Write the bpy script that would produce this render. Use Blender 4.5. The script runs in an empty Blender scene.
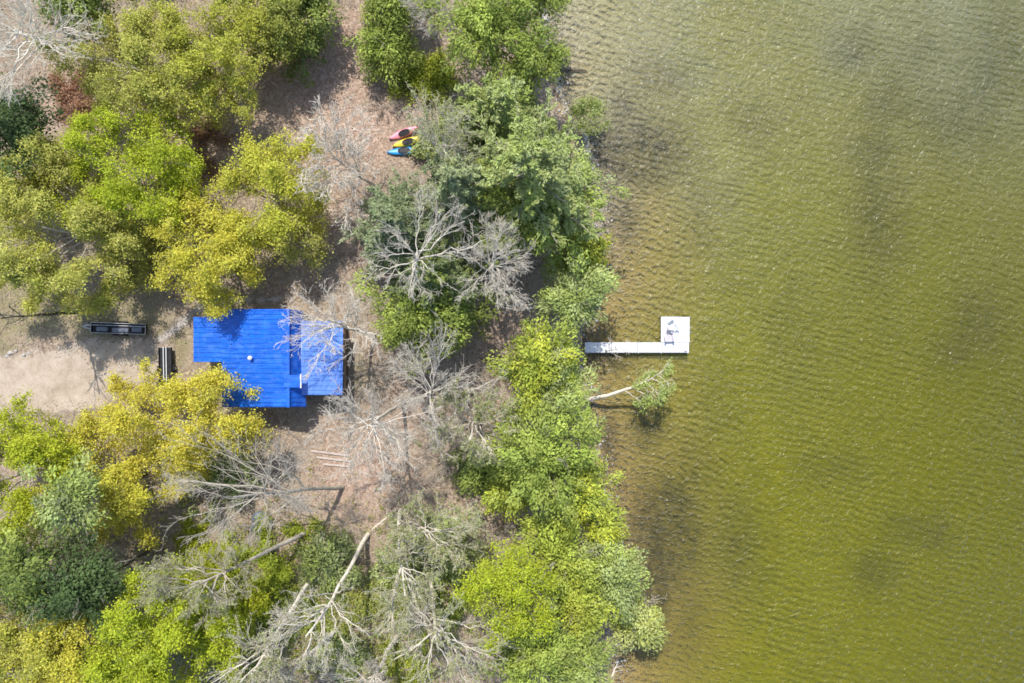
import bpy, math, random
import numpy as np
from mathutils import Vector

# ------------------------------------------------------------------ basics
H = 62.0            # camera height above the water (z = 0)
S = 0.09            # metres per photo pixel on the water plane
random.seed(7)
SC = bpy.context.scene
COL = SC.collection

SHORE = [(-900, 560), (-60, 543), (0, 546), (60, 553), (100, 566), (135, 584), (160, 596), (200, 601), (240, 603), (280, 598), (330, 586),
         (365, 583), (400, 590), (440, 598), (500, 611), (550, 623), (590, 630), (625, 626), (660, 616), (683, 612), (760, 606), (1500, 640)]
_sy = np.array([(341.5 - a) * S for a, b in SHORE][::-1])
_sx = np.array([(b - 512) * S for a, b in SHORE][::-1])


def wob(x, y, f=1.0, p=0.0):
    return (np.sin(x * .63 * f + 1.3 * np.sin(y * .41 * f + p) + p) * .5 + np.sin(y * .83 * f + 1.7 * np.sin(x * .37 * f - p) + 2.1 * p) * .5)


def shore_d(x, y):
    """metres lakeward (+) or landward (-) of the waterline"""
    return x - np.interp(y, _sy, _sx) + .35 * wob(x * 0, y, 2.3, .4)


def gz(x, y):
    x = np.asarray(x, float)
    y = np.asarray(y, float)
    d = shore_d(x, y)
    land = np.clip(-d, 0, None)
    zl = .55 * (1 - np.exp(-land / 1.3)) + .085 * np.clip(land, 0, 22) + .012 * np.clip(land - 22, 0, 400) + .07 * wob(x, y, .9, 1.) * np.clip(land / 3, 0, 1)
    wat = np.clip(d, 0, None)
    zw = -.06 - .045 * np.clip(wat, 0, 6) - .09 * np.clip(wat - 6, 0, 40) - .02 * np.clip(wat - 46, 0, 300)
    return np.where(d < 0, zl, zw)


def P(px, py, z=None):
    """point of the place seen at a photo pixel, z metres above the water (None: on the ground)"""
    if z is None:
        z = 0.
        for _ in range(6):
            k = (H - z) / H * S
            z = float(gz((px - 512) * k, (341.5 - py) * k))
    k = (H - z) / H * S
    return np.array([(px - 512) * k, (341.5 - py) * k, z])


# ------------------------------------------------------------------ materials
MATS = {}


def mat(name):
    m = bpy.data.materials.new(name)
    m.use_nodes = True
    nt = m.node_tree
    nt.nodes.clear()
    out = nt.nodes.new('ShaderNodeOutputMaterial')
    return m, nt, out


def N(nt, t, **kw):
    n = nt.nodes.new(t)
    for k, v in kw.items():
        if k.startswith('i_'):
            n.inputs[k[2:].replace('_', ' ')].default_value = v
        else:
            setattr(n, k, v)
    return n


def L(nt, a, b):
    nt.links.new(a, b)


def ramp(nt, fac, stops):
    r = N(nt, 'ShaderNodeValToRGB')
    cr = r.color_ramp
    while len(cr.elements) > 1:
        cr.elements.remove(cr.elements[-1])
    cr.elements[0].position = stops[0][0]
    cr.elements[0].color = (*stops[0][1], 1)
    for p, c in stops[1:]:
        e = cr.elements.new(p)
        e.color = (*c, 1)
    L(nt, fac, r.inputs['Fac'])
    return r.outputs['Color']


def rampf(nt, fac, stops):
    return ramp(nt, fac, [(p, (v, v, v)) for p, v in stops])


def mixc(nt, fac, a, b, blend='MIX'):
    n = N(nt, 'ShaderNodeMix', data_type='RGBA', blend_type=blend)
    for sock, v in ((n.inputs['Factor'], fac), (n.inputs[6], a), (n.inputs[7], b)):
        if hasattr(v, 'links'):
            L(nt, v, sock)
        elif isinstance(v, (int, float)):
            sock.default_value = v
        else:
            sock.default_value = (*v, 1)
    return n.outputs[2]


def mth(nt, op, a, b=None, clamp=False):
    n = N(nt, 'ShaderNodeMath', operation=op, use_clamp=clamp)
    for i, v in enumerate((a, b)):
        if v is None:
            continue
        if hasattr(v, 'links'):
            L(nt, v, n.inputs[i])
        else:
            n.inputs[i].default_value = v
    return n.outputs[0]


def noise(nt, vec, scale, detail=3, rough=.55, dist=0., out='Fac'):
    n = N(nt, 'ShaderNodeTexNoise')
    n.inputs['Scale'].default_value = scale
    n.inputs['Detail'].default_value = detail
    n.inputs['Roughness'].default_value = rough
    n.inputs['Distortion'].default_value = dist
    L(nt, vec, n.inputs['Vector'])
    return n.outputs[out]


def simple(name, c1, c2=None, scale=3., rough=.7, bump=0., metallic=0., spec=.3, stretch=None):
    """two-tone noisy surface"""
    m, nt, out = mat(name)
    p = N(nt, 'ShaderNodeBsdfPrincipled')
    p.inputs['Roughness'].default_value = rough
    p.inputs['Metallic'].default_value = metallic
    p.inputs['Specular IOR Level'].default_value = spec
    tc = N(nt, 'ShaderNodeTexCoord')
    vec = tc.outputs['Object']
    if stretch:
        mp = N(nt, 'ShaderNodeMapping')
        mp.inputs['Scale'].default_value = stretch
        L(nt, vec, mp.inputs['Vector'])
        vec = mp.outputs['Vector']
    c2 = c2 or tuple(x * .8 for x in c1)
    f = noise(nt, vec, scale, 5, .6)
    col = ramp(nt, f, [(.32, c2), (.66, c1)])
    L(nt, col, p.inputs['Base Color'])
    if bump:
        b = N(nt, 'ShaderNodeBump')
        b.inputs['Strength'].default_value = 1
        b.inputs['Distance'].default_value = bump
        L(nt, f, b.inputs['Height'])
        L(nt, b.outputs['Normal'], p.inputs['Normal'])
    L(nt, p.outputs['BSDF'], out.inputs['Surface'])
    MATS[name] = m
    return m


def leaf_material(name, trans=.45):
    m, nt, out = mat(name)
    at = N(nt, 'ShaderNodeAttribute', attribute_name='leafcol')
    p = N(nt, 'ShaderNodeBsdfPrincipled')
    p.inputs['Roughness'].default_value = .62
    p.inputs['Specular IOR Level'].default_value = .22
    t = N(nt, 'ShaderNodeBsdfTranslucent')
    L(nt, at.outputs['Color'], p.inputs['Base Color'])
    L(nt, mixc(nt, .5, at.outputs['Color'], (1.0, 1.0, .45), 'MULTIPLY'), t.inputs['Color'])
    mx = N(nt, 'ShaderNodeMixShader')
    mx.inputs[0].default_value = trans
    L(nt, p.outputs[0], mx.inputs[1])
    L(nt, t.outputs[0], mx.inputs[2])
    L(nt, mx.outputs[0], out.inputs['Surface'])
    return m


M_LEAF = leaf_material('leaf')
M_NEEDLE = leaf_material('needle', .2)
M_LITTER = leaf_material('dry leaf', .1)
M_BARK = simple('grey bark', (.48, .43, .35), (.34, .295, .23), 2.2, .9, .01)
M_BARKW = simple('pale bark', (.63, .57, .475), (.47, .42, .34), 2.2, .9, .01)
M_BARKD = simple('dark bark', (.15, .125, .10), (.08, .065, .05), 3., .95, .01)
M_BARKT = simple('buff twigs', (.52, .45, .38), (.36, .30, .245), 1.2, .9)
M_DEAD = simple('bleached wood', (.74, .68, .57), (.55, .48, .39), 2., .9)
M_WHITE = simple('white decking', (.80, .80, .79), (.70, .70, .69), 2.5, .6, .002, stretch=(.2, 3, 1))
M_GREYWHITE = simple('weathered white decking', (.73, .735, .74), (.60, .61, .62), 2.2, .6, .002, stretch=(3, .2, 1))
M_ALU = simple('dull aluminium', (.55, .56, .58), (.45, .46, .48), 8., .45, metallic=.6)
M_BLACK = simple('black steel', (.022, .022, .026), (.012, .012, .015), 5., .6)
M_DECK = simple('dark boards', (.045, .04, .04), (.02, .018, .02), 6., .8, stretch=(1, 8, 1))
M_PALE = simple('pale painted steel', (.62, .63, .64), (.48, .48, .48), 8., .5)
M_RUB = simple('rubber', (.02, .02, .02), (.015, .015, .015), 10., .9)
M_WALL = simple('brown siding', (.30, .22, .16), (.22, .15, .105), 3., .85, .004, stretch=(1, 1, 9))
M_TRIM = simple('white trim', (.74, .74, .72), (.64, .64, .62), 5., .6)
M_STONE = simple('pale fieldstone', (.50, .47, .43), (.30, .28, .26), 3., .9, .03)
M_BOARD = simple('weathered board', (.54, .46, .40), (.36, .29, .245), 3., .9, .004, stretch=(1, 9, 1))
M_TARP = simple('grey blue tarp', (.16, .18, .22), (.09, .10, .13), 2.5, .5, .03)
M_PINK = simple('faded pink plastic', (.80, .30, .37), (.74, .25, .32), 2.5, .4, spec=.5)
M_YEL = simple('yellow plastic', (.80, .56, .04), (.72, .50, .03), 2.5, .4, spec=.5)
M_BLU = simple('blue plastic', (.03, .32, .70), (.025, .26, .62), 2.5, .4, spec=.5)
M_CHAIRG = simple('grey chair slats', (.66, .66, .67), (.56, .56, .57), 6., .7)
M_CHAIRP = simple('mauve grey chair slats', (.58, .53, .57), (.48, .44, .48), 6., .7)
M_FIRE = simple('split firewood', (.36, .24, .15), (.18, .11, .07), 4., .9, .02)

def roof_material(name, c1, c2, rough):
    m, nt, out = mat(name)
    p = N(nt, 'ShaderNodeBsdfPrincipled')
    tc = N(nt, 'ShaderNodeTexCoord')
    f = noise(nt, tc.outputs['Object'], .45, 6, .72, 1.2)
    mp = N(nt, 'ShaderNodeMapping')
    mp.inputs['Scale'].default_value = (.5, 4, 1)
    L(nt, tc.outputs['Object'], mp.inputs['Vector'])
    f2 = noise(nt, mp.outputs['Vector'], 1.6, 4, .7)
    c = ramp(nt, f, [(.3, c2), (.7, c1)])
    # chalky weather streaks running down the sheets
    c = mixc(nt, mth(nt, 'MULTIPLY', rampf(nt, f2, [(.46, 0), (.75, 1)]), .42), c, tuple(min(1, x * 1.2 + .10) for x in c1))
    f3 = noise(nt, tc.outputs['Object'], 1.5, 6, .75, .8)
    c = mixc(nt, mth(nt, 'MULTIPLY', rampf(nt, f3, [(.5, 0), (.68, 1)]), .32), c, tuple(min(1, x * 1.1 + .12) for x in c1))
    # dark dirt and leaf stains
    f4 = noise(nt, tc.outputs['Object'], 3.3, 5, .7, .3)
    c = mixc(nt, mth(nt, 'MULTIPLY', rampf(nt, f4, [(.62, 0), (.74, 1)]), .35), c, (.02, .04, .14))
    L(nt, c, p.inputs['Base Color'])
    p.inputs['Roughness'].default_value = rough
    p.inputs['Specular IOR Level'].default_value = .35
    L(nt, p.outputs[0], out.inputs['Surface'])
    return m


M_ROOF = roof_material('blue roof metal', (.005, .135, .62), (.002, .062, .40), .42)
M_ROOFL = roof_material('faded blue roof metal', (.10, .23, .62), (.07, .175, .54), .46)

mg, nt, out = mat('window glass')
p = N(nt, 'ShaderNodeBsdfPrincipled')
p.inputs['Base Color'].default_value = (.03, .035, .04, 1)
p.inputs['Roughness'].default_value = .08
L(nt, p.outputs[0], out.inputs['Surface'])
M_GLASS = mg


# ------------------------------------------------------------------ mesh helpers
def mesh_np(name, V, F, mats, cols=None, smooth=False, matidx=None):
    """V (n,3), F (m,4) quads -> mesh"""
    me = bpy.data.meshes.new(name)
    V = np.asarray(V, np.float32)
    F = np.asarray(F, np.int32)
    k = F.shape[1]
    me.vertices.add(len(V))
    me.vertices.foreach_set('co', V.ravel())
    me.loops.add(F.size)
    me.loops.foreach_set('vertex_index', F.ravel())
    me.polygons.add(len(F))
    me.polygons.foreach_set('loop_start', np.arange(0, F.size, k, dtype=np.int32))
    me.polygons.foreach_set('loop_total', np.full(len(F), k, np.int32))
    if smooth:
        me.polygons.foreach_set('use_smooth', np.ones(len(F), bool))
    if cols is not None:
        a = me.attributes.new('leafcol', 'FLOAT_COLOR', 'FACE')
        c = np.ones((len(F), 4), np.float32)
        c[:, :3] = cols
        a.data.foreach_set('color', c.ravel())
    me.update(calc_edges=True)
    for m in (mats if isinstance(mats, (list, tuple)) else [mats]):
        me.materials.append(m)
    return me


def link(name, me, parent=None):
    o = bpy.data.objects.new(name, me)
    COL.objects.link(o)
    if parent is not None:
        o.parent = parent
    return o


def tag(o, label=None, cat=None, group=None, kind=None):
    if label:
        o['label'] = label
    if cat:
        o['category'] = cat
    if group:
        o['group'] = group
    if kind:
        o['kind'] = kind
    return o


def thing(name, label, cat, loc, rz=0., group=None):
    o = bpy.data.objects.new(name, None)
    o.empty_display_size = .3
    COL.objects.link(o)
    o.location = loc
    o.rotation_euler = (0, 0, rz)
    return tag(o, label, cat, group)


class MB:
    """collects boxes, bars, prisms into one mesh"""

    def __init__(s):
        s.v, s.f = [], []

    def add(s, vs, fs):
        b = len(s.v)
        s.v += [tuple(map(float, x)) for x in vs]
        s.f += [tuple(b + i for i in f) for f in fs]
        return s

    def box(s, a, b):
        (x0, y0, z0), (x1, y1, z1) = a, b
        return s.add([(x0, y0, z0), (x1, y0, z0), (x1, y1, z0), (x0, y1, z0), (x0, y0, z1), (x1, y0, z1), (x1, y1, z1), (x0, y1, z1)],
                     [(3, 2, 1, 0), (4, 5, 6, 7), (0, 1, 5, 4), (1, 2, 6, 5), (2, 3, 7, 6), (3, 0, 4, 7)])

    def bar(s, a, b, w, h=None, up=(0, 0, 1)):
        """a rectangular bar from a to b"""
        a, b, up = Vector(a), Vector(b), Vector(up)
        d = (b - a).normalized()
        if abs(d.dot(up)) > .98:
            up = Vector((1, 0, 0))
        u = d.cross(up).normalized() * (w / 2)
        v = u.cross(d).normalized() * ((h or w) / 2)
        q = [a - u - v, a + u - v, a + u + v, a - u + v, b - u - v, b + u - v, b + u + v, b - u + v]
        return s.add(q, [(0, 1, 2, 3), (7, 6, 5, 4), (4, 5, 1, 0), (5, 6, 2, 1), (6, 7, 3, 2), (7, 4, 0, 3)])

    def tube(s, pts, rad, n=8):
        pts = [Vector(p_) for p_ in pts]
        rads = rad if isinstance(rad, (list, tuple)) else [rad] * len(pts)
        vs, fs = [], []
        for i, p_ in enumerate(pts):
            d = (pts[min(i + 1, len(pts) - 1)] - pts[max(i - 1, 0)]).normalized()
            up = Vector((0, 0, 1)) if abs(d.z) < .9 else Vector((1, 0, 0))
            u = d.cross(up).normalized()
            v = d.cross(u)
            for j in range(n):
                t = 2 * math.pi * j / n
                vs.append(p_ + (u * math.cos(t) + v * math.sin(t)) * rads[i])
        for i in range(len(pts) - 1):
            for j in range(n):
                fs.append((i * n + j, i * n + (j + 1) % n, (i + 1) * n + (j + 1) % n, (i + 1) * n + j))
        fs.append(tuple(range(n))[::-1])
        fs.append(tuple((len(pts) - 1) * n + j for j in range(n)))
        return s.add(vs, fs)

    def slab(s, quad, t):
        """thin sheet under four corners (top face), t thick straight down"""
        q = [tuple(map(float, x)) for x in quad]
        lo = [(x, y, z - t) for x, y, z in q]
        return s.add(q + lo, [(0, 1, 2, 3), (7, 6, 5, 4), (0, 4, 5, 1), (1, 5, 6, 2), (2, 6, 7, 3), (3, 7, 4, 0)])

    def build(s, name, m, parent=None, bevel=0., smooth=False):
        me = bpy.data.meshes.new(name)
        me.from_pydata(s.v, [], s.f)
        me.validate()
        me.update()
        import bmesh
        bm = bmesh.new()
        bm.from_mesh(me)
        bmesh.ops.recalc_face_normals(bm, faces=bm.faces)
        if bevel:
            bmesh.ops.bevel(bm, geom=bm.edges[:], offset=bevel, segments=2, affect='EDGES', clamp_overlap=True)
        bm.to_mesh(me)
        bm.free()
        me.materials.append(m)
        if smooth:
            for p_ in me.polygons:
                p_.use_smooth = True
        return link(name, me, parent)


# ------------------------------------------------------------------ ground, drive, path, water
def axis(lo, hi, step, far):
    a = list(np.arange(lo, hi + step / 2, step))
    g, x = step, lo
    left = []
    while x > -far:
        g *= 1.35
        x -= g
        left.append(x)
    g, x = step, hi
    right = []
    while x < far:
        g *= 1.35
        x += g
        right.append(x)
    return np.array(left[::-1] + a + right)


def grid(xs, ys):
    X, Y = np.meshgrid(xs, ys)
    nx, ny = len(xs), len(ys)
    i = np.arange(nx * ny).reshape(ny, nx)
    F = np.stack([i[:-1, :-1], i[:-1, 1:], i[1:, 1:], i[1:, :-1]], -1).reshape(-1, 4)
    return X.ravel(), Y.ravel(), F


def fattr(me, name, arr):
    a = me.attributes.new(name, 'FLOAT', 'POINT')
    a.data.foreach_set('value', np.asarray(arr, np.float32))


def blobs(X, Y, lst):
    """soft patches given in photo pixels (x, y, rx, ry, strength)"""
    o = np.zeros_like(X)
    for px, py, rx, ry, st in lst:
        k = S
        cx, cy = (px - 512) * k, (341.5 - py) * k
        q = ((X - cx) / (rx * k)) ** 2 + ((Y - cy) / (ry * k)) ** 2
        o = np.maximum(o, st * np.exp(-q * .9))
    return o


X, Y, F = grid(axis(-62, 62, .42, 1500), axis(-48, 48, .42, 1500))
Z = gz(X, Y)
near = (np.abs(X) < 62) & (np.abs(Y) < 48)
rr = np.random.default_rng(3)
Z = Z + np.where(near & (shore_d(X, Y) < -.6), rr.normal(0, .018, len(X)), 0)
me = mesh_np('ground', np.stack([X, Y, Z], 1), F, [], smooth=True)
fattr(me, 'shore', shore_d(X, Y))
fattr(me, 'grass', blobs(X, Y, [(40, 310, 70, 28, 1), (130, 318, 55, 25, .9), (15, 345, 30, 12, .8), (185, 345, 20, 30, .8), (360, 370, 30, 40, .45), (400, 480, 45, 40, .2)]))
WEED = [(668, 535, 34, 55, 1), (655, 590, 18, 40, .9), (655, 640, 16, 18, .7), (648, 430, 20, 22, .5), (610, 440, 9, 22, .6),
                               (735, 545, 40, 60, .4), (695, 480, 34, 40, .38), (690, 620, 24, 40, .35), (882, 574, 22, 20, .55), (905, 530, 16, 18, .45), (940, 535, 20, 18, .5), (985, 325, 24, 40, .5), (960, 350, 20, 25, .4),
                               (860, 45, 26, 22, .6), (895, 100, 24, 30, .5), (880, 150, 30, 30, .5), (885, 215, 30, 60, .5), (965, 110, 50, 40, .5), (925, 60, 30, 40, .35),
                               (640, 150, 50, 38, .8), (625, 110, 22, 28, .55), (660, 75, 40, 25, .4), (610, 360, 24, 12, .55), (625, 215, 18, 30, .5), (1000, 60, 30, 60, .5), (790, 320, 20, 60, .18), (700, 200, 25, 60, .25), (760, 120, 30, 25, .3), (830, 470, 40, 20, .25), (720, 420, 20, 40, .22)]
fattr(me, 'weed', np.minimum(1, 1.7 * blobs(X, Y, WEED)))
fattr(me, 'rust', blobs(X, Y, [(320, 80, 90, 80, .85), (360, 140, 45, 35, 1), (190, 150, 60, 30, .9), (370, 470, 50, 45, .8), (220, 145, 40, 30, .9), (500, 320, 22, 50, .5), (510, 515, 30, 30, .4), (80, 110, 30, 40, .5), (345, 210, 30, 30, .6)]))
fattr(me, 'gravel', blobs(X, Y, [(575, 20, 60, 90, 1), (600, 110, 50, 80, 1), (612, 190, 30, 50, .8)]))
m, nt, out = mat('woodland floor and lake bed')
me.materials.append(m)
ground = tag(link('ground', me), kind='structure')
tc = N(nt, 'ShaderNodeTexCoord')
ov = tc.outputs['Object']
A = {k: N(nt, 'ShaderNodeAttribute', attribute_name=k).outputs['Fac'] for k in ('shore', 'grass', 'weed', 'rust', 'gravel')}
vor = N(nt, 'ShaderNodeTexVoronoi')
vor.inputs['Scale'].default_value = 5.5
L(nt, ov, vor.inputs['Vector'])
vsep = N(nt, 'ShaderNodeSeparateColor')
L(nt, vor.outputs['Color'], vsep.inputs[0])
n1 = noise(nt, ov, .35, 5, .6, .4)
n2 = noise(nt, ov, 2.4, 6, .7)
n3 = noise(nt, ov, 9., 4, .7)
lit = ramp(nt, vsep.outputs[0], [(0, (.16, .115, .08)), (.3, (.26, .19, .135)), (.65, (.35, .265, .195)), (1, (.44, .355, .275))])
lit = mixc(nt, rampf(nt, n1, [(.38, 0), (.58, .85)]), lit, ramp(nt, n2, [(.3, (.21, .165, .115)), (.7, (.37, .32, .24))]))
rusty = ramp(nt, vsep.outputs[1], [(0, (.28, .16, .11)), (.5, (.47, .315, .24)), (1, (.58, .43, .345))])
lit = mixc(nt, mth(nt, 'MULTIPLY', A['rust'], rampf(nt, n2, [(.3, .4), (.6, 1)])), lit, rusty)
gr = ramp(nt, n3, [(.3, (.15, .13, .065)), (.55, (.27, .235, .135)), (.75, (.34, .30, .20))])
gm = rampf(nt, mth(nt, 'ADD', A['grass'], mth(nt, 'MULTIPLY', mth(nt, 'SUBTRACT', n2, .5), .9)), [(.3, 0), (.6, 1)])
land = mixc(nt, gm, lit, gr)
# wet sandy margin and the bed
sand = ramp(nt, n2, [(.3, (.28, .20, .095)), (.7, (.43, .325, .155))])
edge = rampf(nt, mth(nt, 'ADD', A['shore'], mth(nt, 'MULTIPLY', mth(nt, 'SUBTRACT', n2, .5), 1.6)), [(0, 0), (1, 1)])
mr = N(nt, 'ShaderNodeMapRange')
mr.inputs['From Min'].default_value = -1.6
mr.inputs['From Max'].default_value = -.2
L(nt, A['shore'], mr.inputs['Value'])
col = mixc(nt, rampf(nt, mth(nt, 'ADD', mr.outputs[0], mth(nt, 'MULTIPLY', mth(nt, 'SUBTRACT', n2, .5), .8)), [(.3, 0), (.8, 1)]), land, sand)
mr2 = N(nt, 'ShaderNodeMapRange')
mr2.inputs['From Min'].default_value = 1
mr2.inputs['From Max'].default_value = 12
L(nt, A['shore'], mr2.inputs['Value'])
bed = ramp(nt, noise(nt, ov, .5, 6, .65, .6), [(.3, (.18, .175, .016)), (.7, (.285, .275, .03))])
col = mixc(nt, mr2.outputs[0], col, bed)
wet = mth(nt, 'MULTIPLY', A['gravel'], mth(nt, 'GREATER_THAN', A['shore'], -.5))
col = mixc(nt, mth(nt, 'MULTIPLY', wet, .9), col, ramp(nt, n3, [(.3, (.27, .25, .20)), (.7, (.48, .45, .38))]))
wn = noise(nt, ov, 1.1, 6, .7, .8)
wm = mth(nt, 'MULTIPLY', A['weed'], rampf(nt, wn, [(.3, .35), (.62, 1)]))
col = mixc(nt, mth(nt, 'MULTIPLY', wm, .95), col, ramp(nt, n2, [(.3, (.025, .024, .014)), (.7, (.075, .065, .04))]))
pb = N(nt, 'ShaderNodeBsdfPrincipled')
pb.inputs['Roughness'].default_value = .95
pb.inputs['Specular IOR Level'].default_value = .1
L(nt, col, pb.inputs['Base Color'])
bp = N(nt, 'ShaderNodeBump')
bp.inputs['Distance'].default_value = .06
L(nt, vsep.outputs[0], bp.inputs['Height'])
L(nt, bp.outputs[0], pb.inputs['Normal'])
L(nt, pb.outputs[0], out.inputs['Surface'])


def soft_sheet(name, polys, lift, c_stops, step=.25, kindname='structure'):
    """a sheet on the ground whose worn border breaks up; polys: chains of discs in photo pixels"""
    pts = [(P(a, b)[:2], r * S) for a, b, r in polys]
    lo = np.min([p_ - r for p_, r in pts], 0) - .6
    hi = np.max([p_ + r for p_, r in pts], 0) + .6
    X, Y, F = grid(np.arange(lo[0], hi[0], step), np.arange(lo[1], hi[1], step))
    d = np.full(len(X), 1e9)
    for (a, ra), (b, rb) in zip(pts[:-1], pts[1:]):
        ab = b - a
        t = np.clip(((X - a[0]) * ab[0] + (Y - a[1]) * ab[1]) / max(ab @ ab, 1e-6), 0, 1)
        q = np.hypot(X - a[0] - t * ab[0], Y - a[1] - t * ab[1]) - (ra + t * (rb - ra))
        d = np.minimum(d, q)
    keep = (d[F] < .5).all(1)
    F = F[keep]
    used, inv = np.unique(F, return_inverse=True)
    V = np.stack([X, Y, gz(X, Y) + lift], 1)[used]
    me = mesh_np(name, V, inv.reshape(-1, 4), [], smooth=True)
    fattr(me, 'inside', -d[used])
    m, nt, out = mat(name)
    me.materials.append(m)
    ov = N(nt, 'ShaderNodeTexCoord').outputs['Object']
    n1 = noise(nt, ov, .9, 6, .65, .5)
    n2 = noise(nt, ov, 7., 5, .7)
    f = mth(nt, 'ADD', mth(nt, 'MULTIPLY', n1, .6), mth(nt, 'MULTIPLY', n2, .4))
    pb = N(nt, 'ShaderNodeBsdfPrincipled')
    pb.inputs['Roughness'].default_value = .95
    pb.inputs['Specular IOR Level'].default_value = .1
    L(nt, ramp(nt, f, c_stops), pb.inputs['Base Color'])
    bp = N(nt, 'ShaderNodeBump')
    bp.inputs['Distance'].default_value = .04
    L(nt, n2, bp.inputs['Height'])
    L(nt, bp.outputs[0], pb.inputs['Normal'])
    ins = N(nt, 'ShaderNodeAttribute', attribute_name='inside').outputs['Fac']
    al = rampf(nt, mth(nt, 'ADD', ins, mth(nt, 'MULTIPLY', mth(nt, 'SUBTRACT', f, .5), 3.)), [(0, 0), (.55, 1)])
    tr = N(nt, 'ShaderNodeBsdfTransparent')
    mx = N(nt, 'ShaderNodeMixShader')
    L(nt, al, mx.inputs[0])
    L(nt, tr.outputs[0], mx.inputs[1])
    L(nt, pb.outputs[0], mx.inputs[2])
    L(nt, mx.outputs[0], out.inputs['Surface'])
    return tag(link(name, me), kind='structure')


DRIVE = [(.34, (.29, .225, .165)), (.5, (.41, .335, .26)), (.66, (.50, .425, .35))]
soft_sheet('driveway', [(-60, 385, 30), (0, 386, 32), (50, 382, 34), (95, 374, 36), (135, 362, 26), (162, 352, 14)], .03, DRIVE)
soft_sheet('footpath', [(150, 350, 7), (175, 328, 6), (188, 317, 6), (205, 303, 6), (245, 299, 6), (290, 300, 6)], .04, [(.34, (.30, .26, .22)), (.6, (.45, .41, .37))], .12)
soft_sheet('shore_path', [(495, 300, 7), (498, 345, 7), (495, 385, 6), (480, 410, 6)], .03, [(.34, (.22, .15, .11)), (.5, (.34, .25, .19)), (.66, (.42, .32, .26))], .2)

# water
xs = axis(-2, 62, .8, 1500)
xs = xs[xs > -9]
X, Y, F = grid(xs, axis(-48, 48, .8, 1500))
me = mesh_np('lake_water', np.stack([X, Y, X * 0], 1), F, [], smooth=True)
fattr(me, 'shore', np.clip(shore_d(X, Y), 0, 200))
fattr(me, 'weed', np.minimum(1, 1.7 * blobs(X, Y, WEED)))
fattr(me, 'painted_glare', blobs(X, Y, [(620, 10, 190, 240, 1), (850, -60, 280, 230, .6)]))  # pale patches that imitate sun and sky glare on the lake
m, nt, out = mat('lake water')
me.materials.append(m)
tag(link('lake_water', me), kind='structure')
ov = N(nt, 'ShaderNodeTexCoord').outputs['Object']
sh = N(nt, 'ShaderNodeAttribute', attribute_name='shore').outputs['Fac']
mp = N(nt, 'ShaderNodeMapping')
mp.inputs['Rotation'].default_value = (0, 0, math.radians(14))
mp.inputs['Scale'].default_value = (1., 1.08, 1)
L(nt, ov, mp.inputs['Vector'])
w1 = noise(nt, mp.outputs[0], 1.3, 2, .5, .9)
mp2 = N(nt, 'ShaderNodeMapping')
mp2.inputs['Rotation'].default_value = (0, 0, math.radians(-38))
mp2.inputs['Scale'].default_value = (1., 1.15, 1)
L(nt, ov, mp2.inputs['Vector'])
w2 = noise(nt, mp2.outputs[0], 2.6, 3, .55, .8)
w3 = noise(nt, ov, .12, 3, .5)
wv = N(nt, 'ShaderNodeTexWave', wave_type='BANDS', bands_direction='Y', wave_profile='SIN')
wv.inputs['Scale'].default_value = .47
wv.inputs['Distortion'].default_value = 7.
wv.inputs['Detail'].default_value = 2.5
wv.inputs['Detail Scale'].default_value = .55
L(nt, mp.outputs[0], wv.inputs['Vector'])
gust = rampf(nt, noise(nt, ov, .055, 3, .6, .8), [(.3, .55), (.7, 1.25)])
hgt = mth(nt, 'ADD', mth(nt, 'MULTIPLY', w1, .6), mth(nt, 'MULTIPLY', mth(nt, 'MULTIPLY', w2, .42), gust))
wv2 = N(nt, 'ShaderNodeTexWave', wave_type='BANDS', bands_direction='X', wave_profile='SIN')
wv2.inputs['Scale'].default_value = .43
wv2.inputs['Distortion'].default_value = 9.
wv2.inputs['Detail'].default_value = 2.5
wv2.inputs['Detail Scale'].default_value = .6
L(nt, mp2.outputs[0], wv2.inputs['Vector'])
hgt = mth(nt, 'ADD', hgt, mth(nt, 'MULTIPLY', mth(nt, 'MULTIPLY', wv.outputs['Fac'], .105), gust))
hgt = mth(nt, 'ADD', hgt, mth(nt, 'MULTIPLY', wv2.outputs['Fac'], .08))
b1 = N(nt, 'ShaderNodeBump')
L(nt, hgt, b1.inputs['Height'])
b1.inputs['Strength'].default_value = 1
b1.inputs['Distance'].default_value = .38
mrt = N(nt, 'ShaderNodeMapRange')
mrt.inputs['From Max'].default_value = 46
L(nt, sh, mrt.inputs['Value'])
turb = rampf(nt, mth(nt, 'ADD', mrt.outputs[0], mth(nt, 'MULTIPLY', mth(nt, 'SUBTRACT', w3, .5), .22)), [(0, .03), (.06, .13), (.2, .27), (.5, .38), (1, .58)])
olive = ramp(nt, mrt.outputs[0], [(0, (.26, .225, .06)), (.30, (.205, .203, .009)), (.65, (.155, .152, .004)), (1, (.108, .106, .003))])
wa = N(nt, 'ShaderNodeAttribute', attribute_name='weed').outputs['Fac']
glare = N(nt, 'ShaderNodeAttribute', attribute_name='painted_glare').outputs['Fac']
wp = noise(nt, ov, .55, 5, .7, .6)
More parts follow.
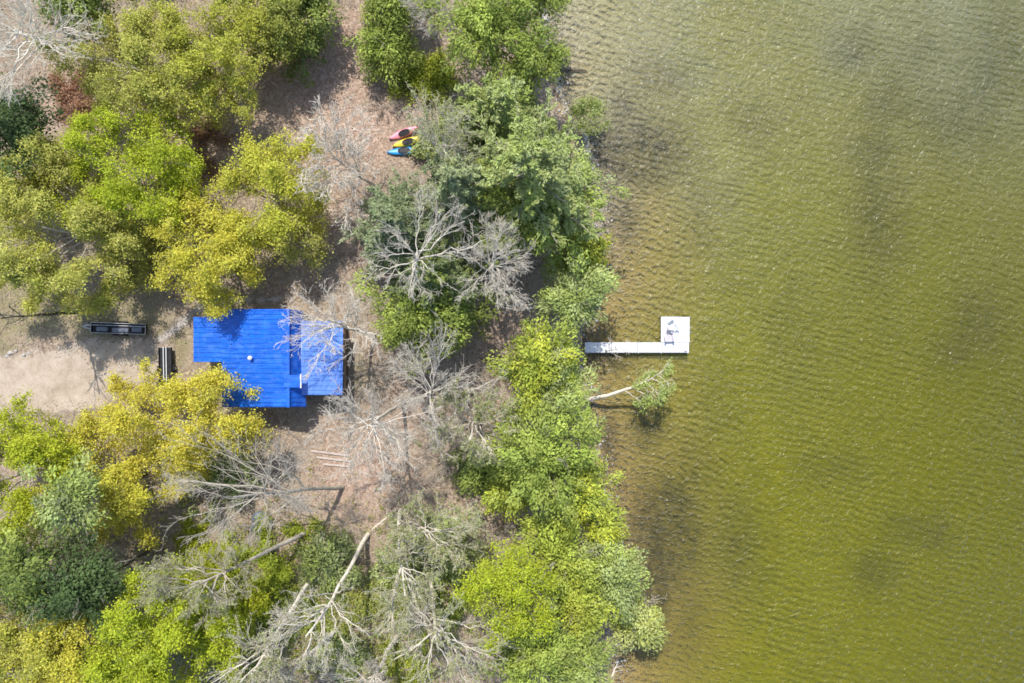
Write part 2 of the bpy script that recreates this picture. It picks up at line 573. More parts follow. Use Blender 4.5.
# sun glare painted into the water colour, then weed beds reaching up from the bottom
olive = mixc(nt, mth(nt, 'MULTIPLY', glare, rampf(nt, w3, [(.2, .55), (.7, 1)])), olive, (.42, .42, .31))
olive = mixc(nt, mth(nt, 'MULTIPLY', wa, rampf(nt, wp, [(.3, .15), (.7, .75)])), olive, (.06, .06, .03))
df = N(nt, 'ShaderNodeBsdfDiffuse')
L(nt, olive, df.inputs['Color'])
L(nt, b1.outputs[0], df.inputs['Normal'])
tr = N(nt, 'ShaderNodeBsdfTransparent')
L(nt, ramp(nt, mrt.outputs[0], [(0, (.96, .95, .88)), (.3, (.90, .88, .35)), (1, (.75, .73, .12))]), tr.inputs['Color'])
mx = N(nt, 'ShaderNodeMixShader')
L(nt, turb, mx.inputs[0])
L(nt, tr.outputs[0], mx.inputs[1])
L(nt, df.outputs[0], mx.inputs[2])
gl = N(nt, 'ShaderNodeBsdfGlossy')
gl.inputs['Roughness'].default_value = .21
L(nt, b1.outputs[0], gl.inputs['Normal'])
fr = N(nt, 'ShaderNodeFresnel')
fr.inputs['IOR'].default_value = 1.36
L(nt, b1.outputs[0], fr.inputs['Normal'])
mx2 = N(nt, 'ShaderNodeMixShader')
L(nt, fr.outputs[0], mx2.inputs[0])
L(nt, mx.outputs[0], mx2.inputs[1])
gl2 = N(nt, 'ShaderNodeBsdfGlossy')
gl2.inputs['Roughness'].default_value = .43
L(nt, b1.outputs[0], gl2.inputs['Normal'])
mg_ = N(nt, 'ShaderNodeMixShader')
mg_.inputs[0].default_value = .5
L(nt, gl.outputs[0], mg_.inputs[1])
L(nt, gl2.outputs[0], mg_.inputs[2])
L(nt, mg_.outputs[0], mx2.inputs[2])
L(nt, mx2.outputs[0], out.inputs['Surface'])


# ------------------------------------------------------------------ trees
def unit(v):
    return v / np.maximum(np.linalg.norm(v, axis=-1, keepdims=True), 1e-9)


def bez(B, t):
    """B (n,3,3); t (n,) or (n,k)"""
    if t.ndim == 1:
        t = t[:, None]
        q = True
    else:
        q = False
    t = t[..., None]
    p = (1 - t) ** 2 * B[:, None, 0] + 2 * t * (1 - t) * B[:, None, 1] + t ** 2 * B[:, None, 2]
    return p[:, 0] if q else p


def beztan(B, t):
    t = t[:, None]
    return unit(2 * (1 - t) * (B[:, 1] - B[:, 0]) + 2 * t * (B[:, 2] - B[:, 1]))


def tubes(B, r0, r1, seg, sides, rng, jit=0.):
    n = len(B)
    t = np.broadcast_to(np.linspace(0, 1, seg + 1), (n, seg + 1))
    p = bez(B, t)
    if jit:
        ln = np.linalg.norm(B[:, 2] - B[:, 0], axis=1)[:, None, None]
        j = rng.normal(0, jit, p.shape) * ln
        j[:, 0] = 0
        p = p + j
    d = np.gradient(p, axis=1)
    d = unit(d)
    ref = unit(rng.normal(size=(n, 1, 3)))
    u = unit(np.cross(d, ref))
    v = np.cross(d, u)
    rad = (r0[:, None] + (r1 - r0)[:, None] * t)[..., None, None]
    a = np.linspace(0, 2 * np.pi, sides, endpoint=False)
    ring = p[:, :, None] + rad * (u[:, :, None] * np.cos(a)[:, None] + v[:, :, None] * np.sin(a)[:, None])
    V = ring.reshape(-1, 3)
    i = np.arange(n * (seg + 1) * sides).reshape(n, seg + 1, sides)
    j = np.roll(i, -1, 2)
    Fq = np.stack([i[:, :-1], j[:, :-1], j[:, 1:], i[:, 1:]], -1).reshape(-1, 4)
    return V, Fq


def join(parts):
    V, Fq, b = [], [], 0
    for v, f in parts:
        V.append(v)
        Fq.append(f + b)
        b += len(v)
    return np.concatenate(V), np.concatenate(Fq)


def leaf_quads(c, n, size, rng, aspect=.62, tdir=None, tw=1.):
    t = rng.normal(size=c.shape) if tdir is None else tdir + rng.normal(size=c.shape) * .35
    t = unit(t - n * np.sum(t * n, 1, keepdims=True))
    b = np.cross(n, t)
    s = size[:, None] * .5
    q = np.stack([c - t * s, c + b * s * aspect, c + t * s, c - b * s * aspect], 1)
    return q.reshape(-1, 3), np.arange(len(c) * 4).reshape(-1, 4)


def pick(pal, n, rng):
    pal = np.array(pal)
    w = rng.dirichlet(np.ones(len(pal)) * .8, n)
    return w @ pal


def lump(d, seed, amp):
    a = np.random.default_rng(seed).uniform(1.5, 4, (4, 3))
    ph = np.random.default_rng(seed + 1).uniform(0, 6.28, 4)
    return 1 + amp * np.mean([np.sin(d @ a[i] * 1.4 + ph[i]) for i in range(4)], 0) * 1.6


def skeleton(base, cc, rad, rng, n=(11, 6, 5, 4), r0=.16, lumps=.3, tmin=.45, low=-.35, up=.22, spread=.8, bow=.0):
    """wood as levels of curved branches: list of (bezier, r_start, r_end)"""
    top = cc + np.array([0, 0, rad[2] * .45])
    midp = base * .5 + top * .5 + np.array([rng.normal() * .012, rng.normal() * .012, 0]) * np.linalg.norm(top - base)
    midp[:2] += (base[:2] - top[:2]) * bow
    lev = [(np.array([[base, midp, top]]), np.array([r0]), np.array([r0 * .3]))]
    seed = int(rng.integers(1 << 30))
    k = n[0]
    z = rng.permutation(np.linspace(low, .92, k))
    ph = np.arange(k) * 2.39996 + rng.normal(0, .35, k)
    zz = np.clip(z, -1, 1)
    d = np.stack([np.cos(ph) * np.sqrt(1 - zz ** 2), np.sin(ph) * np.sqrt(1 - zz ** 2), zz], 1)
    end = cc + d * rad * rng.uniform(.62, .95, (k, 1)) * lump(d, seed, lumps)[:, None]
    t = np.clip(tmin + (1 - tmin) * (zz - low) / (1 - low) * .85 + rng.normal(0, .05, k), tmin * .9, .97)
    B0 = np.repeat(lev[0][0], k, 0)
    st = bez(B0, t)
    ln = np.linalg.norm(end - st, axis=1, keepdims=True)
    mid = st + (end - st) * .45 + np.array([0, 0, 1]) * ln * rng.uniform(.0, .1, (k, 1)) + rng.normal(0, .06, (k, 3)) * ln
    B = np.stack([st, mid, end], 1)
    rs = r0 * (1 - .6 * t) * rng.uniform(.4, .66, k)
    lev.append((B, rs, rs * .35))
    for kk in n[1:]:
        PB, ps, pe = lev[-1]
        m_ = len(PB)
        idx = np.repeat(np.arange(m_), kk)
        t = rng.uniform(.22, 1, len(idx))
        t[::kk] = 1.
        st = bez(PB[idx], t)
        tg = beztan(PB[idx], np.minimum(t, .98))
        pl = np.linalg.norm(PB[idx, 2] - PB[idx, 0], axis=1)
        out_ = unit((st - cc) / rad)
        dr = unit(tg * .75 + rng.normal(size=tg.shape) * spread * .62 + out_ * .3 + np.array([0, 0, up]))
        ln = pl * rng.uniform(.34, .62, len(idx))
        end = st + dr * ln[:, None]
        e = (end - cc) / rad
        q = np.linalg.norm(e, axis=1) / lump(unit(e), seed, lumps)
        end = np.where((q > 1.05)[:, None], st + (end - st) * (.25 + .4 * rng.random((len(st), 1))), end)
        mid = st + tg * ln[:, None] * .3 + (end - st) * .2 + rng.normal(0, .05, st.shape) * ln[:, None]
        rs = (ps[idx] + (pe[idx] - ps[idx]) * t) * .67
        lev.append((np.stack([st, mid, end], 1), rs, rs * .4))
    return lev


def wood_meshes(root, base, lev, mtrunk, mbranch, rng, rmin=.008):
    V, Fq = tubes(lev[0][0], lev[0][1], lev[0][2], 9, 8, rng, .004)
    link('trunk', mesh_np('trunk', V - base, Fq, mtrunk, smooth=True), root)
    sides = [0, 6, 4, 3, 3, 3]
    segs = [0, 7, 5, 4, 3, 3]
    ps = []
    for i in range(1, len(lev)):
        B, a, b = lev[i]
        ps.append(tubes(B, np.maximum(a, rmin), np.maximum(b, rmin * .7), segs[i], sides[i], rng, .02))
    V, Fq = join(ps)
    link('branches', mesh_np('branches', V - base, Fq, mbranch, smooth=True), root)


def place(cpx, cpy, rpx, zc, bpx=None):
    cc = P(cpx, cpy, zc)
    rw = rpx * S * (H - zc) / H
    if bpx is None:
        base = np.array([cc[0], cc[1], float(gz(cc[0], cc[1]))])
    else:
        base = P(*bpx)
    base[2] -= .05
    return cc, rw, base


SEED = [100]


def rng_next():
    SEED[0] += 1
    return np.random.default_rng(SEED[0])


def leafy(label, cpx, cpy, rpx, zc, pal, base=None, rzf=.75, dens=1., size=.165, bark=None, cat='tree', name='broadleaf_tree', group='leafing broadleaf trees', n=(17, 7, 6, 3), r0=.17, wf=1.):
    """broadleaf tree: trunk, forking branches and separate small leaves on its twigs"""
    rng = rng_next()
    zc = max(2.2, zc * .68)
    cc, rw, bs = place(cpx, cpy, rpx * 1.03, zc, base)
    rad = np.array([rw, rw * wf, min(rw * rzf, zc - bs[2] - .3)])
    root = thing(name, label, cat, bs, group=group)
    lev = skeleton(bs, cc, rad, rng, n, r0, tmin=.3, lumps=.2)
    wood_meshes(root, bs, lev, bark or M_BARK, bark or M_BARK, rng)
    tot = int(dens * 4.0 * math.pi * rw * rw * wf / (size * size * .31))
    B, _, _ = lev[-1]
    B2, _, _ = lev[-2]
    per = max(1, tot // (len(B) + len(B2)))
    BB = np.concatenate([B, B2])
    m_ = len(BB)
    # each twig carries one tone; some twigs are still bare
    tone = pick(pal, m_, rng) * rng.uniform(.72, 1.22, (m_, 1))
    cnt = rng.poisson(per * rng.gamma(1.6, 1 / 1.6, m_))
    idx = np.repeat(np.arange(m_), cnt)
    t = rng.uniform(.35, 1.12, len(idx))
    c = bez(BB[idx], t) + rng.normal(0, 1, (len(idx), 3)) * np.array([.26, .26, .17]) * rng.uniform(.5, 1.4, (len(idx), 1))
    nrm = unit(rng.normal(size=c.shape) * .75 + unit(c - cc) * .35 + np.array([0, 0, .75]))
    sz = size * rng.uniform(.6, 1.35, len(idx))
    V, Fq = leaf_quads(c, nrm, sz, rng)
    cols = tone[idx] * rng.uniform(.8, 1.2, (len(idx), 1))
    link('crown', mesh_np('crown', V - bs, Fq, M_LEAF, np.clip(cols * 1.08, 0, .8)), root)
    return root


def clumpy(label, cpx, cpy, rpx, zc, pal, base=None, rzf=.9, dens=1., size=.23, name='cedar_tree', cat='tree', group='evergreens along the shore', wf=1., csize=.85, bark=None):
    """dense shore evergreen: overlapping feathery sprays that hang outward from a dome"""
    rng = rng_next()
    cc, rw, bs = place(cpx, cpy, rpx * 1.08, zc, base)
    rad = np.array([rw, rw * wf, min(rw * rzf, zc - bs[2] - .2)])
    root = thing(name, label, cat, bs, group=group)
    lev = skeleton(bs, cc, rad * .9, rng, (12, 5, 3), .14, tmin=.25, low=-.6)
    wood_meshes(root, bs, lev, bark or M_BARKD, bark or M_BARK, rng)
    seed = int(rng.integers(1 << 30))
    k = int(dens * 5.2 * rw * rw * wf / csize ** 2 + 14)
    zz = rng.uniform(-.5, 1, k)
    ph = rng.uniform(0, 6.283, k)
    d = np.stack([np.cos(ph) * np.sqrt(1 - zz ** 2), np.sin(ph) * np.sqrt(1 - zz ** 2), zz], 1)
    sh_ = rng.uniform(0, 1, (k, 1)) ** .45
    pc = cc + d * rad * sh_ * (lump(d, seed, .5) * rng.uniform(.85, 1.08, k))[:, None]
    tone = pick(pal, k, rng) * rng.uniform(.75, 1.2, (k, 1))
    cs = csize * rng.uniform(.6, 1.25, k)
    per = (cs / csize) ** 2 * 95 * (csize / .75) ** 2 / (size / .23) ** 2
    cnt = rng.poisson(per)
    idx = np.repeat(np.arange(k), cnt)
    q = unit(rng.normal(size=(len(idx), 3)))
    q[:, 2] = np.where(q[:, 2] < -.2, -q[:, 2], q[:, 2])
    rr_ = rng.uniform(.25, 1, (len(idx), 1)) ** .6
    # a spray droops away from the trunk and is a little ragged
    out_ = unit((pc - cc) * np.array([1, 1, 0]) + 1e-6)[idx]
    sp = q * np.array([1, 1, .62]) * rr_ * cs[idx][:, None]
    fwd = np.sum(sp * out_, 1, keepdims=True)
    c = pc[idx] + sp + out_ * fwd * .35 - np.array([0, 0, 1]) * np.clip(fwd, 0, None) * .45 + rng.normal(0, .05, sp.shape)
    nrm = unit(q * 1.0 + rng.normal(size=q.shape) * .45 + np.array([0, 0, .35]))
    V, Fq = leaf_quads(c, nrm, size * rng.uniform(.6, 1.5, len(idx)), rng, .5, out_ + q * .6)
    cols = tone[idx] * rng.uniform(.78, 1.22, (len(idx), 1))
    link('crown', mesh_np('crown', V - bs, Fq, M_NEEDLE, np.clip(cols * 1.08, 0, .8)), root)
    return root


def pine(label, cpx, cpy, rpx, ztop, pal, base=None, zlow=3., whorls=17, per=6, dens=1., size=.29, group='tall pines', name='pine_tree', shape=.75):
    """pine seen from above: whorls of straight boughs with needle tufts on side shoots; the pixel marks the trunk top"""
    rng = rng_next()
    top = P(cpx, cpy, ztop)
    zb = ztop * .45
    rw = rpx * 1.2 * S * (H - zb) / H
    bs = np.array([top[0], top[1], float(gz(top[0], top[1]))]) if base is None else P(*base)
    bs[2] -= .05
    root = thing(name, label, 'tree', bs, group=group)
    trunk = np.array([[bs, (bs + top) / 2 + rng.normal(0, .15, 3) * [1, 1, 0], top]])
    lev = [(trunk, np.array([.2]), np.array([.03]))]
    hs = np.linspace(zlow / ztop, .985, whorls)
    Bs = []
    for i, h in enumerate(hs):
        n_ = per + int(rng.integers(-1, 2))
        for j in range(n_):
            hh = np.clip(h + rng.normal(0, .008), 0, .99)
            s0 = bez(trunk, np.array([hh]))[0]
            a = 6.283 * j / n_ + rng.normal(0, .25) + i * 1.1
            f = (1 - (h - hs[0]) / (1 - hs[0])) ** shape
            ln = max(.35, rw * f * rng.uniform(.6, 1.1) * min(1, .55 + (h - hs[0]) * 3))
            up = .45 * h - .12 + rng.normal(0, .08)
            d = np.array([math.cos(a), math.sin(a), up])
            e = s0 + d * ln
            Bs.append([s0, s0 + d * ln * .5 - np.array([0, 0, ln * .08]), e + np.array([0, 0, ln * .06])])
    B = np.array(Bs)
    ln = np.linalg.norm(B[:, 2] - B[:, 0], axis=1)
    r = .012 + ln * .009
    lev.append((B, r, r * .3))
    # side shoots
    k = 11
    idx = np.repeat(np.arange(len(B)), k)
    t = rng.uniform(.22, 1, len(idx))
    st = bez(B[idx], t)
    tg = beztan(B[idx], t)
    side = unit(np.cross(tg, [0, 0, 1])) * rng.choice([-1, 1], (len(idx), 1))
    l2 = ln[idx] * rng.uniform(.16, .36, len(idx)) * (1.15 - t * .75)
    e = st + unit(tg * .8 + side * .75 + rng.normal(size=tg.shape) * .18 + [0, 0, .12]) * l2[:, None]
    B2 = np.stack([st, (st + e) / 2, e], 1)
    lev.append((B2, np.full(len(B2), .012), np.full(len(B2), .006)))
    wood_meshes(root, bs, lev, M_BARKD, M_BARK, rng)
    BB = B2
    L2 = l2
    m_ = len(BB)
    tone = pick(pal, len(B), rng)[idx] * rng.uniform(.75, 1.25, (m_, 1))
    cnt = rng.poisson(np.clip(L2 * 34 * dens * (.34 / size) ** 2, 2, 60))
    ii = np.repeat(np.arange(m_), cnt)
    t = rng.uniform(.15, 1.1, len(ii))
    c = bez(BB[ii], t) + rng.normal(0, .09, (len(ii), 3))
    tg = unit(BB[ii, 2] - BB[ii, 0])
    nrm = unit(np.array([0, 0, .9]) + rng.normal(size=c.shape) * .55)
    V, Fq = leaf_quads(c, nrm, size * rng.uniform(.6, 1.3, len(ii)), rng, .36, tg)
    link('crown', mesh_np('crown', V - bs, Fq, M_NEEDLE, np.clip(tone[ii] * rng.uniform(.8, 1.2, (len(ii), 1)), 0, .8)), root)
    return root


def bare(label, cpx, cpy, rpx, zc, base=None, rzf=.8, bark=None, twig=None, n=(17, 9, 6, 4), r0=.135, name='bare_tree', cat='tree', group='bare grey trees', buds=None, budn=1., wf=1., tmin=.5, low=-.35, spread=.8, up=.22, bow=0., rmin=.0105):
    rng = rng_next()
    cc, rw, bs = place(cpx, cpy, rpx, zc, base)
    rad = np.array([rw, rw * wf, min(rw * rzf, max(.4, zc - bs[2] - .2))])
    root = thing(name, label, cat, bs, group=group)
    lev = skeleton(bs, cc, rad, rng, n, r0, tmin=tmin, low=low, spread=spread, up=up, bow=bow)
    wood_meshes(root, bs, lev, bark or M_BARK, twig or bark or M_BARK, rng, rmin)
    if buds is not None:
        B = lev[-1][0]
        idx = np.repeat(np.arange(len(B)), rng.poisson(2.0 * budn, len(B)))
        c = bez(B[idx], rng.uniform(.3, 1.05, len(idx))) + rng.normal(0, .05, (len(idx), 3))
        V, Fq = leaf_quads(c, unit(rng.normal(size=c.shape) + [0, 0, .6]), .13 * rng.uniform(.6, 1.4, len(idx)), rng)
        link('buds', mesh_np('buds', V - bs, Fq, M_LEAF, pick(buds, len(idx), rng) * rng.uniform(.8, 1.2, (len(idx), 1))), root)
    return root


# leaf colours (the leaf itself)
OLIVE = [(.52, .51, .10), (.44, .45, .085), (.57, .53, .16), (.38, .40, .10)]
YELLOW = [(.60, .59, .07), (.52, .54, .065), (.46, .48, .08), (.60, .54, .10)]
GOLD = [(.70, .61, .07), (.62, .58, .07), (.55, .53, .10), (.68, .54, .08)]
LIME = [(.48, .54, .03), (.41, .48, .035), (.52, .54, .055), (.34, .42, .04)]
LIMEY = [(.44, .46, .03), (.36, .40, .03), (.50, .47, .04)]
GREEN = [(.21, .265, .045), (.25, .30, .05), (.15, .205, .04), (.30, .33, .07)]
FRESH = [(.31, .40, .065), (.37, .44, .075), (.25, .33, .055), (.40, .44, .11)]
SAGE = [(.37, .42, .19), (.31, .36, .15), (.42, .45, .23), (.27, .32, .12)]
PINE = [(.195, .245, .11), (.24, .28, .14), (.155, .20, .085), (.28, .31, .17)]
DARK = [(.075, .12, .035), (.055, .09, .03), (.10, .145, .045)]
RUST = [(.42, .24, .15), (.33, .18, .12), (.48, .31, .21)]
SAGEBUD = [(.38, .41, .16), (.31, .35, .12), (.43, .43, .20)]

# --- leafing broadleaf trees
leafy('big olive green maple filling the top edge beside the corner tangle of bare branches', 140, 66, 62, 11, OLIVE, dens=1.1)
leafy('olive green maple at the top edge, just before the brown clearing', 213, 62, 58, 11.5, OLIVE + LIMEY, dens=1.1, base=(226, 92))
leafy('greener leafy tree at the top edge behind the two olive maples', 265, 22, 46, 9, GREEN + OLIVE, dens=1.2)
leafy('bright lime green round tree above the yellow olive trees and below the olive maples', 133, 182, 64, 11, LIME, dens=1.25)
leafy('largest yellow olive tree, reaching the picture edge above the grassy yard', 60, 232, 76, 12, OLIVE, dens=1.4, base=(168, 255))
leafy('small yellow olive crown at the picture edge under the dark conifer', 18, 182, 34, 10, OLIVE + YELLOW, dens=1.1)
leafy('thin yellow olive tree over the grass above the long trailer', 140, 252, 36, 6.5, OLIVE, dens=.75)
leafy('vivid yellow tree above the house, next to the brown leaf litter clearing', 272, 196, 52, 11, YELLOW, dens=1.2)
leafy('golden yellow tree whose crown touches the top corner of the blue roof', 212, 253, 55, 10.5, YELLOW + GOLD, dens=1.1)
leafy('dull yellow thin tree between the vivid yellow tree and the blue roof', 292, 245, 36, 7, OLIVE, dens=.6)
leafy('large golden tree hanging over the lower corner of the blue roof', 190, 424, 76, 11, GOLD, dens=1.0, wf=.8)
leafy('golden tree below the sandy drive, joined to the larger golden crown', 112, 480, 54, 11, GOLD + YELLOW, dens=.95, wf=1.15)
leafy('lime green tree at the picture edge below the sandy drive', 14, 476, 56, 15, LIME + LIMEY, dens=1.6, wf=1.3)
leafy('yellow olive tree at the bottom picture corner under the dark conifers', 22, 634, 56, 14, OLIVE + YELLOW, dens=1.4)
leafy('amber tree along the bottom edge between the corner tree and the bright lime tree', 76, 652, 54, 14, YELLOW + GOLD, dens=1.3)
leafy('bright lime tree along the bottom edge next to the pale bare branches', 172, 632, 62, 16, LIME, dens=1.6)
leafy('lime tree standing between the bright lime tree and the pale lime bush', 222, 612, 36, 9, LIME + LIMEY, dens=1.5)
leafy('lime tree on the bottom edge between the amber tree and the bright lime tree', 126, 668, 40, 15, LIME, dens=1.5)
leafy('lime bush between the bare fork tree and the bright lime tree', 200, 555, 34, 4, LIMEY + LIME, dens=.9, name='leafy_bush', cat='bush', group='leafing bushes', n=(10, 6, 5), r0=.06)
leafy('lime bush under the long pale leaning trunk', 262, 565, 42, 5, LIME + FRESH, dens=.9, name='leafy_bush', cat='bush', group='leafing bushes', n=(10, 6, 5, 3), r0=.06)
leafy('small lime bush beside the grey blue tarp', 308, 540, 26, 3.5, LIME + GREEN, dens=1.0, name='leafy_bush', cat='bush', group='leafing bushes', n=(10, 6, 5), r0=.06)
leafy('pale lime bush at the bottom edge among slanting pale trunks', 228, 655, 40, 5, LIMEY + SAGE, dens=.7, name='leafy_bush', cat='bush', group='leafing bushes', n=(10, 6, 5, 3), r0=.06)
leafy('thin yellow green bush between the two long bare trunks', 352, 610, 30, 4, LIMEY + SAGE, dens=.5, name='leafy_bush', cat='bush', group='leafing bushes', n=(10, 6, 5), r0=.05)
leafy('sage green bush under the curving white trunk', 392, 600, 34, 4, SAGE + LIMEY, dens=.8, name='leafy_bush', cat='bush', group='leafing bushes', n=(12, 6, 5), r0=.05)
leafy('fresh green bush at the foot of the brilliant lime green tree, among bare sage trees', 452, 598, 30, 4, FRESH + GREEN, dens=.8, name='leafy_bush', cat='bush', group='leafing bushes', n=(12, 6, 5), r0=.05)
leafy('lime bush under the crown of the tall white trunked tree', 296, 612, 34, 4, LIME + SAGE, dens=.9, name='leafy_bush', cat='bush', group='leafing bushes', n=(12, 6, 5), r0=.05)
leafy('green bush cut by the bottom edge beside the short white trunk', 405, 668, 32, 4, FRESH + LIMEY, dens=.8, name='leafy_bush', cat='bush', group='leafing bushes', n=(12, 6, 5), r0=.05)
leafy('brilliant lime green tree beside the shore evergreens and the bare sage trees', 508, 592, 40, 17, LIME, dens=1.4, wf=1.1)
leafy('yellow green round bush beside the kayaks', 424, 80, 29, 2.4, LIMEY + FRESH, dens=1.5, n=(12, 7, 5, 3), r0=.09, name='leafy_bush', cat='bush', group='leafing bushes')
leafy('thin fresh green sapling leaning over the shallows near the top of the shore', 590, 116, 19, 4, FRESH + SAGE, dens=.7, base=(566, 122), n=(10, 6, 5), r0=.05, name='sapling', cat='sapling', group='shore saplings')
leafy('rust brown dry leaved shrub between the dark conifer and the olive maples', 74, 98, 28, 4, RUST, dens=1.3, name='shrub', cat='shrub', group='rusty shrubs', n=(12, 7, 5), r0=.04, bark=M_BARKT)
leafy('rust brown dry leaved shrub between the lime green tree and the vivid yellow tree', 206, 148, 30, 3.5, RUST, dens=1.0, name='shrub', cat='shrub', group='rusty shrubs', n=(12, 7, 5), r0=.04, bark=M_BARKT)

# --- evergreens and dense crowns
clumpy('dark conifer at the picture edge below the corner tangle of bare branches', 18, 132, 38, 8, DARK, dens=1.2, name='conifer_tree', group='dark conifers')
clumpy('dark green conifer at the top edge beside the bare corner tree', 84, 4, 30, 7, DARK + GREEN, dens=1.1, name='conifer_tree', group='dark conifers')
clumpy('dark green conifer behind the olive maples at the brown clearing', 300, 36, 30, 5, GREEN + DARK, dens=1.1, name='conifer_tree', group='dark conifers')
clumpy('small dark conifer added to stand for shade at the top edge above the brown clearing', 312, -2, 26, 6, DARK + GREEN, dens=1.1, name='conifer_tree', group='dark conifers')  # added crown, darkens a spot where only shade lies on the ground
clumpy('small green evergreen cut by the top edge beside the bare tangle', 402, 4, 26, 5, GREEN, dens=1.1)
clumpy('green rounded evergreen at the edge of the brown clearing near the top', 382, 42, 35, 4.2, GREEN + FRESH, dens=1.2)
clumpy('green evergreen at the top edge between the bare tangle and the lake', 490, 30, 48, 7, GREEN + FRESH, dens=1.2)
clumpy('olive evergreen leaning out over the shallows near the top edge', 534, 60, 22, 7, GREEN, dens=1.2)
clumpy('small dark evergreen at the top edge right on the waterline', 540, -6, 22, 6, GREEN, dens=1.1, base=(540, -2))
pine('large light green pine with star shaped boughs beside the shallows', 528, 148, 84, 17, SAGE + FRESH, zlow=4, dens=1.15, whorls=18, per=7)
pine('sage green pine above the star shaped pine, beside the shallows', 502, 92, 52, 13, SAGE + FRESH, zlow=2.5, dens=1.15)
pine('sage green pine between the yellow green bush and the star shaped pine', 468, 112, 38, 11, SAGE + GREEN, zlow=2, dens=1.1)
clumpy('sage green evergreen at the waterline under the star shaped pine', 570, 190, 36, 7, SAGE + FRESH, dens=1.1)
clumpy('low cedar bush at the lakeward ends of the kayaks', 433, 142, 17, 2.6, SAGE + GREEN, dens=1.2, name='cedar_bush', cat='bush')
clumpy('deep green evergreen in the shade below the star shaped pine', 530, 215, 42, 8, GREEN, dens=1.15)
pine('grey green pine between the kayaks and the big white branched bare tree', 385, 215, 58, 15, PINE, zlow=3, dens=1.1)
pine('grey green pine standing next to the kayaks, towards the lake', 450, 172, 56, 16, PINE + SAGE, zlow=3, dens=1.1)
pine('dark pine under the big white branched bare tree', 425, 268, 62, 13, PINE + GREEN, zlow=3, dens=1.1)
clumpy('green evergreen at the foot of the big white branched bare tree', 420, 318, 46, 7, GREEN + FRESH, dens=1.15, wf=.8)
clumpy('darker green evergreen beside the shaded shore path', 450, 312, 28, 6, GREEN, dens=1.15)
clumpy('yellow olive bush at the waterline below the star shaped pine', 582, 252, 25, 3.5, LIMEY + GREEN, dens=1.1, name='cedar_bush', cat='bush')
clumpy('pale green cedar at the waterline just above the dock', 573, 300, 33, 6, SAGE + FRESH, dens=1.1)
clumpy('fresh green cedar at the landward end of the dock', 536, 362, 38, 8, FRESH + LIMEY, dens=1.15)
clumpy('pale green cedar behind the leaning white trunk', 557, 398, 34, 7, FRESH + SAGE, dens=1.1)
clumpy('big fresh green cedar on the shore below the leaning white trunk', 540, 455, 52, 8.5, FRESH + GREEN, dens=1.15)
clumpy('fresh green cedar leaning towards the water below the big shore cedar', 581, 485, 31, 7, FRESH + LIMEY, dens=1.1)
clumpy('small yellow green cedar beside the pinkish brushwood', 512, 490, 26, 5, LIMEY + FRESH, dens=1.1)
clumpy('small yellow green cedar at the narrow point of the shore', 602, 523, 22, 5, LIMEY + FRESH, dens=1.1)
clumpy('olive green cedar beside the brilliant lime green tree', 560, 552, 36, 7, FRESH + GREEN + LIMEY, dens=1.1)
clumpy('pale sage cedar bulging over the weedy shallows', 612, 573, 32, 7, SAGE + FRESH, dens=1.15)
clumpy('fresh green cedar between the sage cedar and the bottom cedars', 578, 600, 30, 7, FRESH + LIMEY, dens=1.1)
clumpy('large green cedar on the bottom edge', 535, 645, 50, 8, FRESH + GREEN, dens=1.15)
clumpy('green cedar on the bottom edge closest to the water', 577, 662, 36, 7, FRESH + GREEN + SAGE, dens=1.1)
clumpy('outermost small sage cedar standing over the weedy shallows', 638, 624, 22, 4.5, SAGE + LIMEY, dens=1.2)
clumpy('pale grey green evergreen between the lime tree and the golden trees', 70, 502, 23, 13, PINE + FRESH, dens=1.2, wf=1.5, rzf=1.2)
clumpy('dark conifer at the picture edge below the pale grey green evergreen', 24, 572, 42, 12, DARK + GREEN, dens=1.3, name='conifer_tree', group='dark conifers')
clumpy('dark conifer beside the dark bare tangle in the lower woods', 84, 588, 36, 12, DARK, dens=1.3, name='conifer_tree', group='dark conifers')
clumpy('green evergreen between the leaning bare trunks in the lower woods', 330, 560, 30, 4, GREEN + PINE, dens=.6)
clumpy('green evergreen in the scrub below the dirt clearing', 455, 545, 34, 4.5, GREEN + SAGE, dens=.55)
clumpy('low dark evergreen beside the sage twiggy tree and the shadow streaks', 478, 468, 20, 3, GREEN + DARK, dens=.8, name='cedar_bush', cat='bush')
clumpy('green evergreen under the forked bare tree behind the golden trees', 222, 475, 34, 4, GREEN + SAGE, dens=.5)
clumpy('low green evergreen under the bare branches at the bottom edge', 340, 655, 26, 3, GREEN + PINE, dens=.6, name='cedar_bush', cat='bush')
clumpy('low green evergreen between the sage bare trees', 410, 560, 34, 3.5, GREEN + SAGE, dens=.6, name='cedar_bush', cat='bush')

# --- bare trees
bare('white grey bare tree spreading in the top picture corner', 24, 42, 60, 13, base=(92, 48), bark=M_DEAD, n=(17, 8, 6, 4), r0=.19, tmin=.6)
bare('pale buff bare tree fanning over the brown clearing beside the kayaks', 335, 160, 42, 9, base=(376, 187), bark=M_DEAD, n=(18, 8, 6, 4), r0=.15, wf=1.2, tmin=.3, rmin=.018)
bare('pale sage bare tree standing between the kayaks and the star shaped pine', 446, 142, 34, 13, base=(448, 232), bark=M_BARKW, wf=1.5, n=(16, 8, 6, 4), buds=SAGEBUD, budn=.7)
bare('big white branched bare tree in the middle of the pines', 417, 255, 60, 15, base=(424, 274), bark=M_BARKW, n=(13, 6, 5, 4), r0=.2, tmin=.74, low=-.25)
bare('white bare tree with crooked limbs next to the shaded shore path', 494, 262, 46, 13, base=(487, 285), bark=M_BARKW, low=-.4, tmin=.7)
bare('pale bare tree whose twigs lie over the faded porch roof', 332, 320, 46, 10, base=(374, 336), bark=M_DEAD, n=(17, 8, 6, 4), tmin=.5, r0=.16)
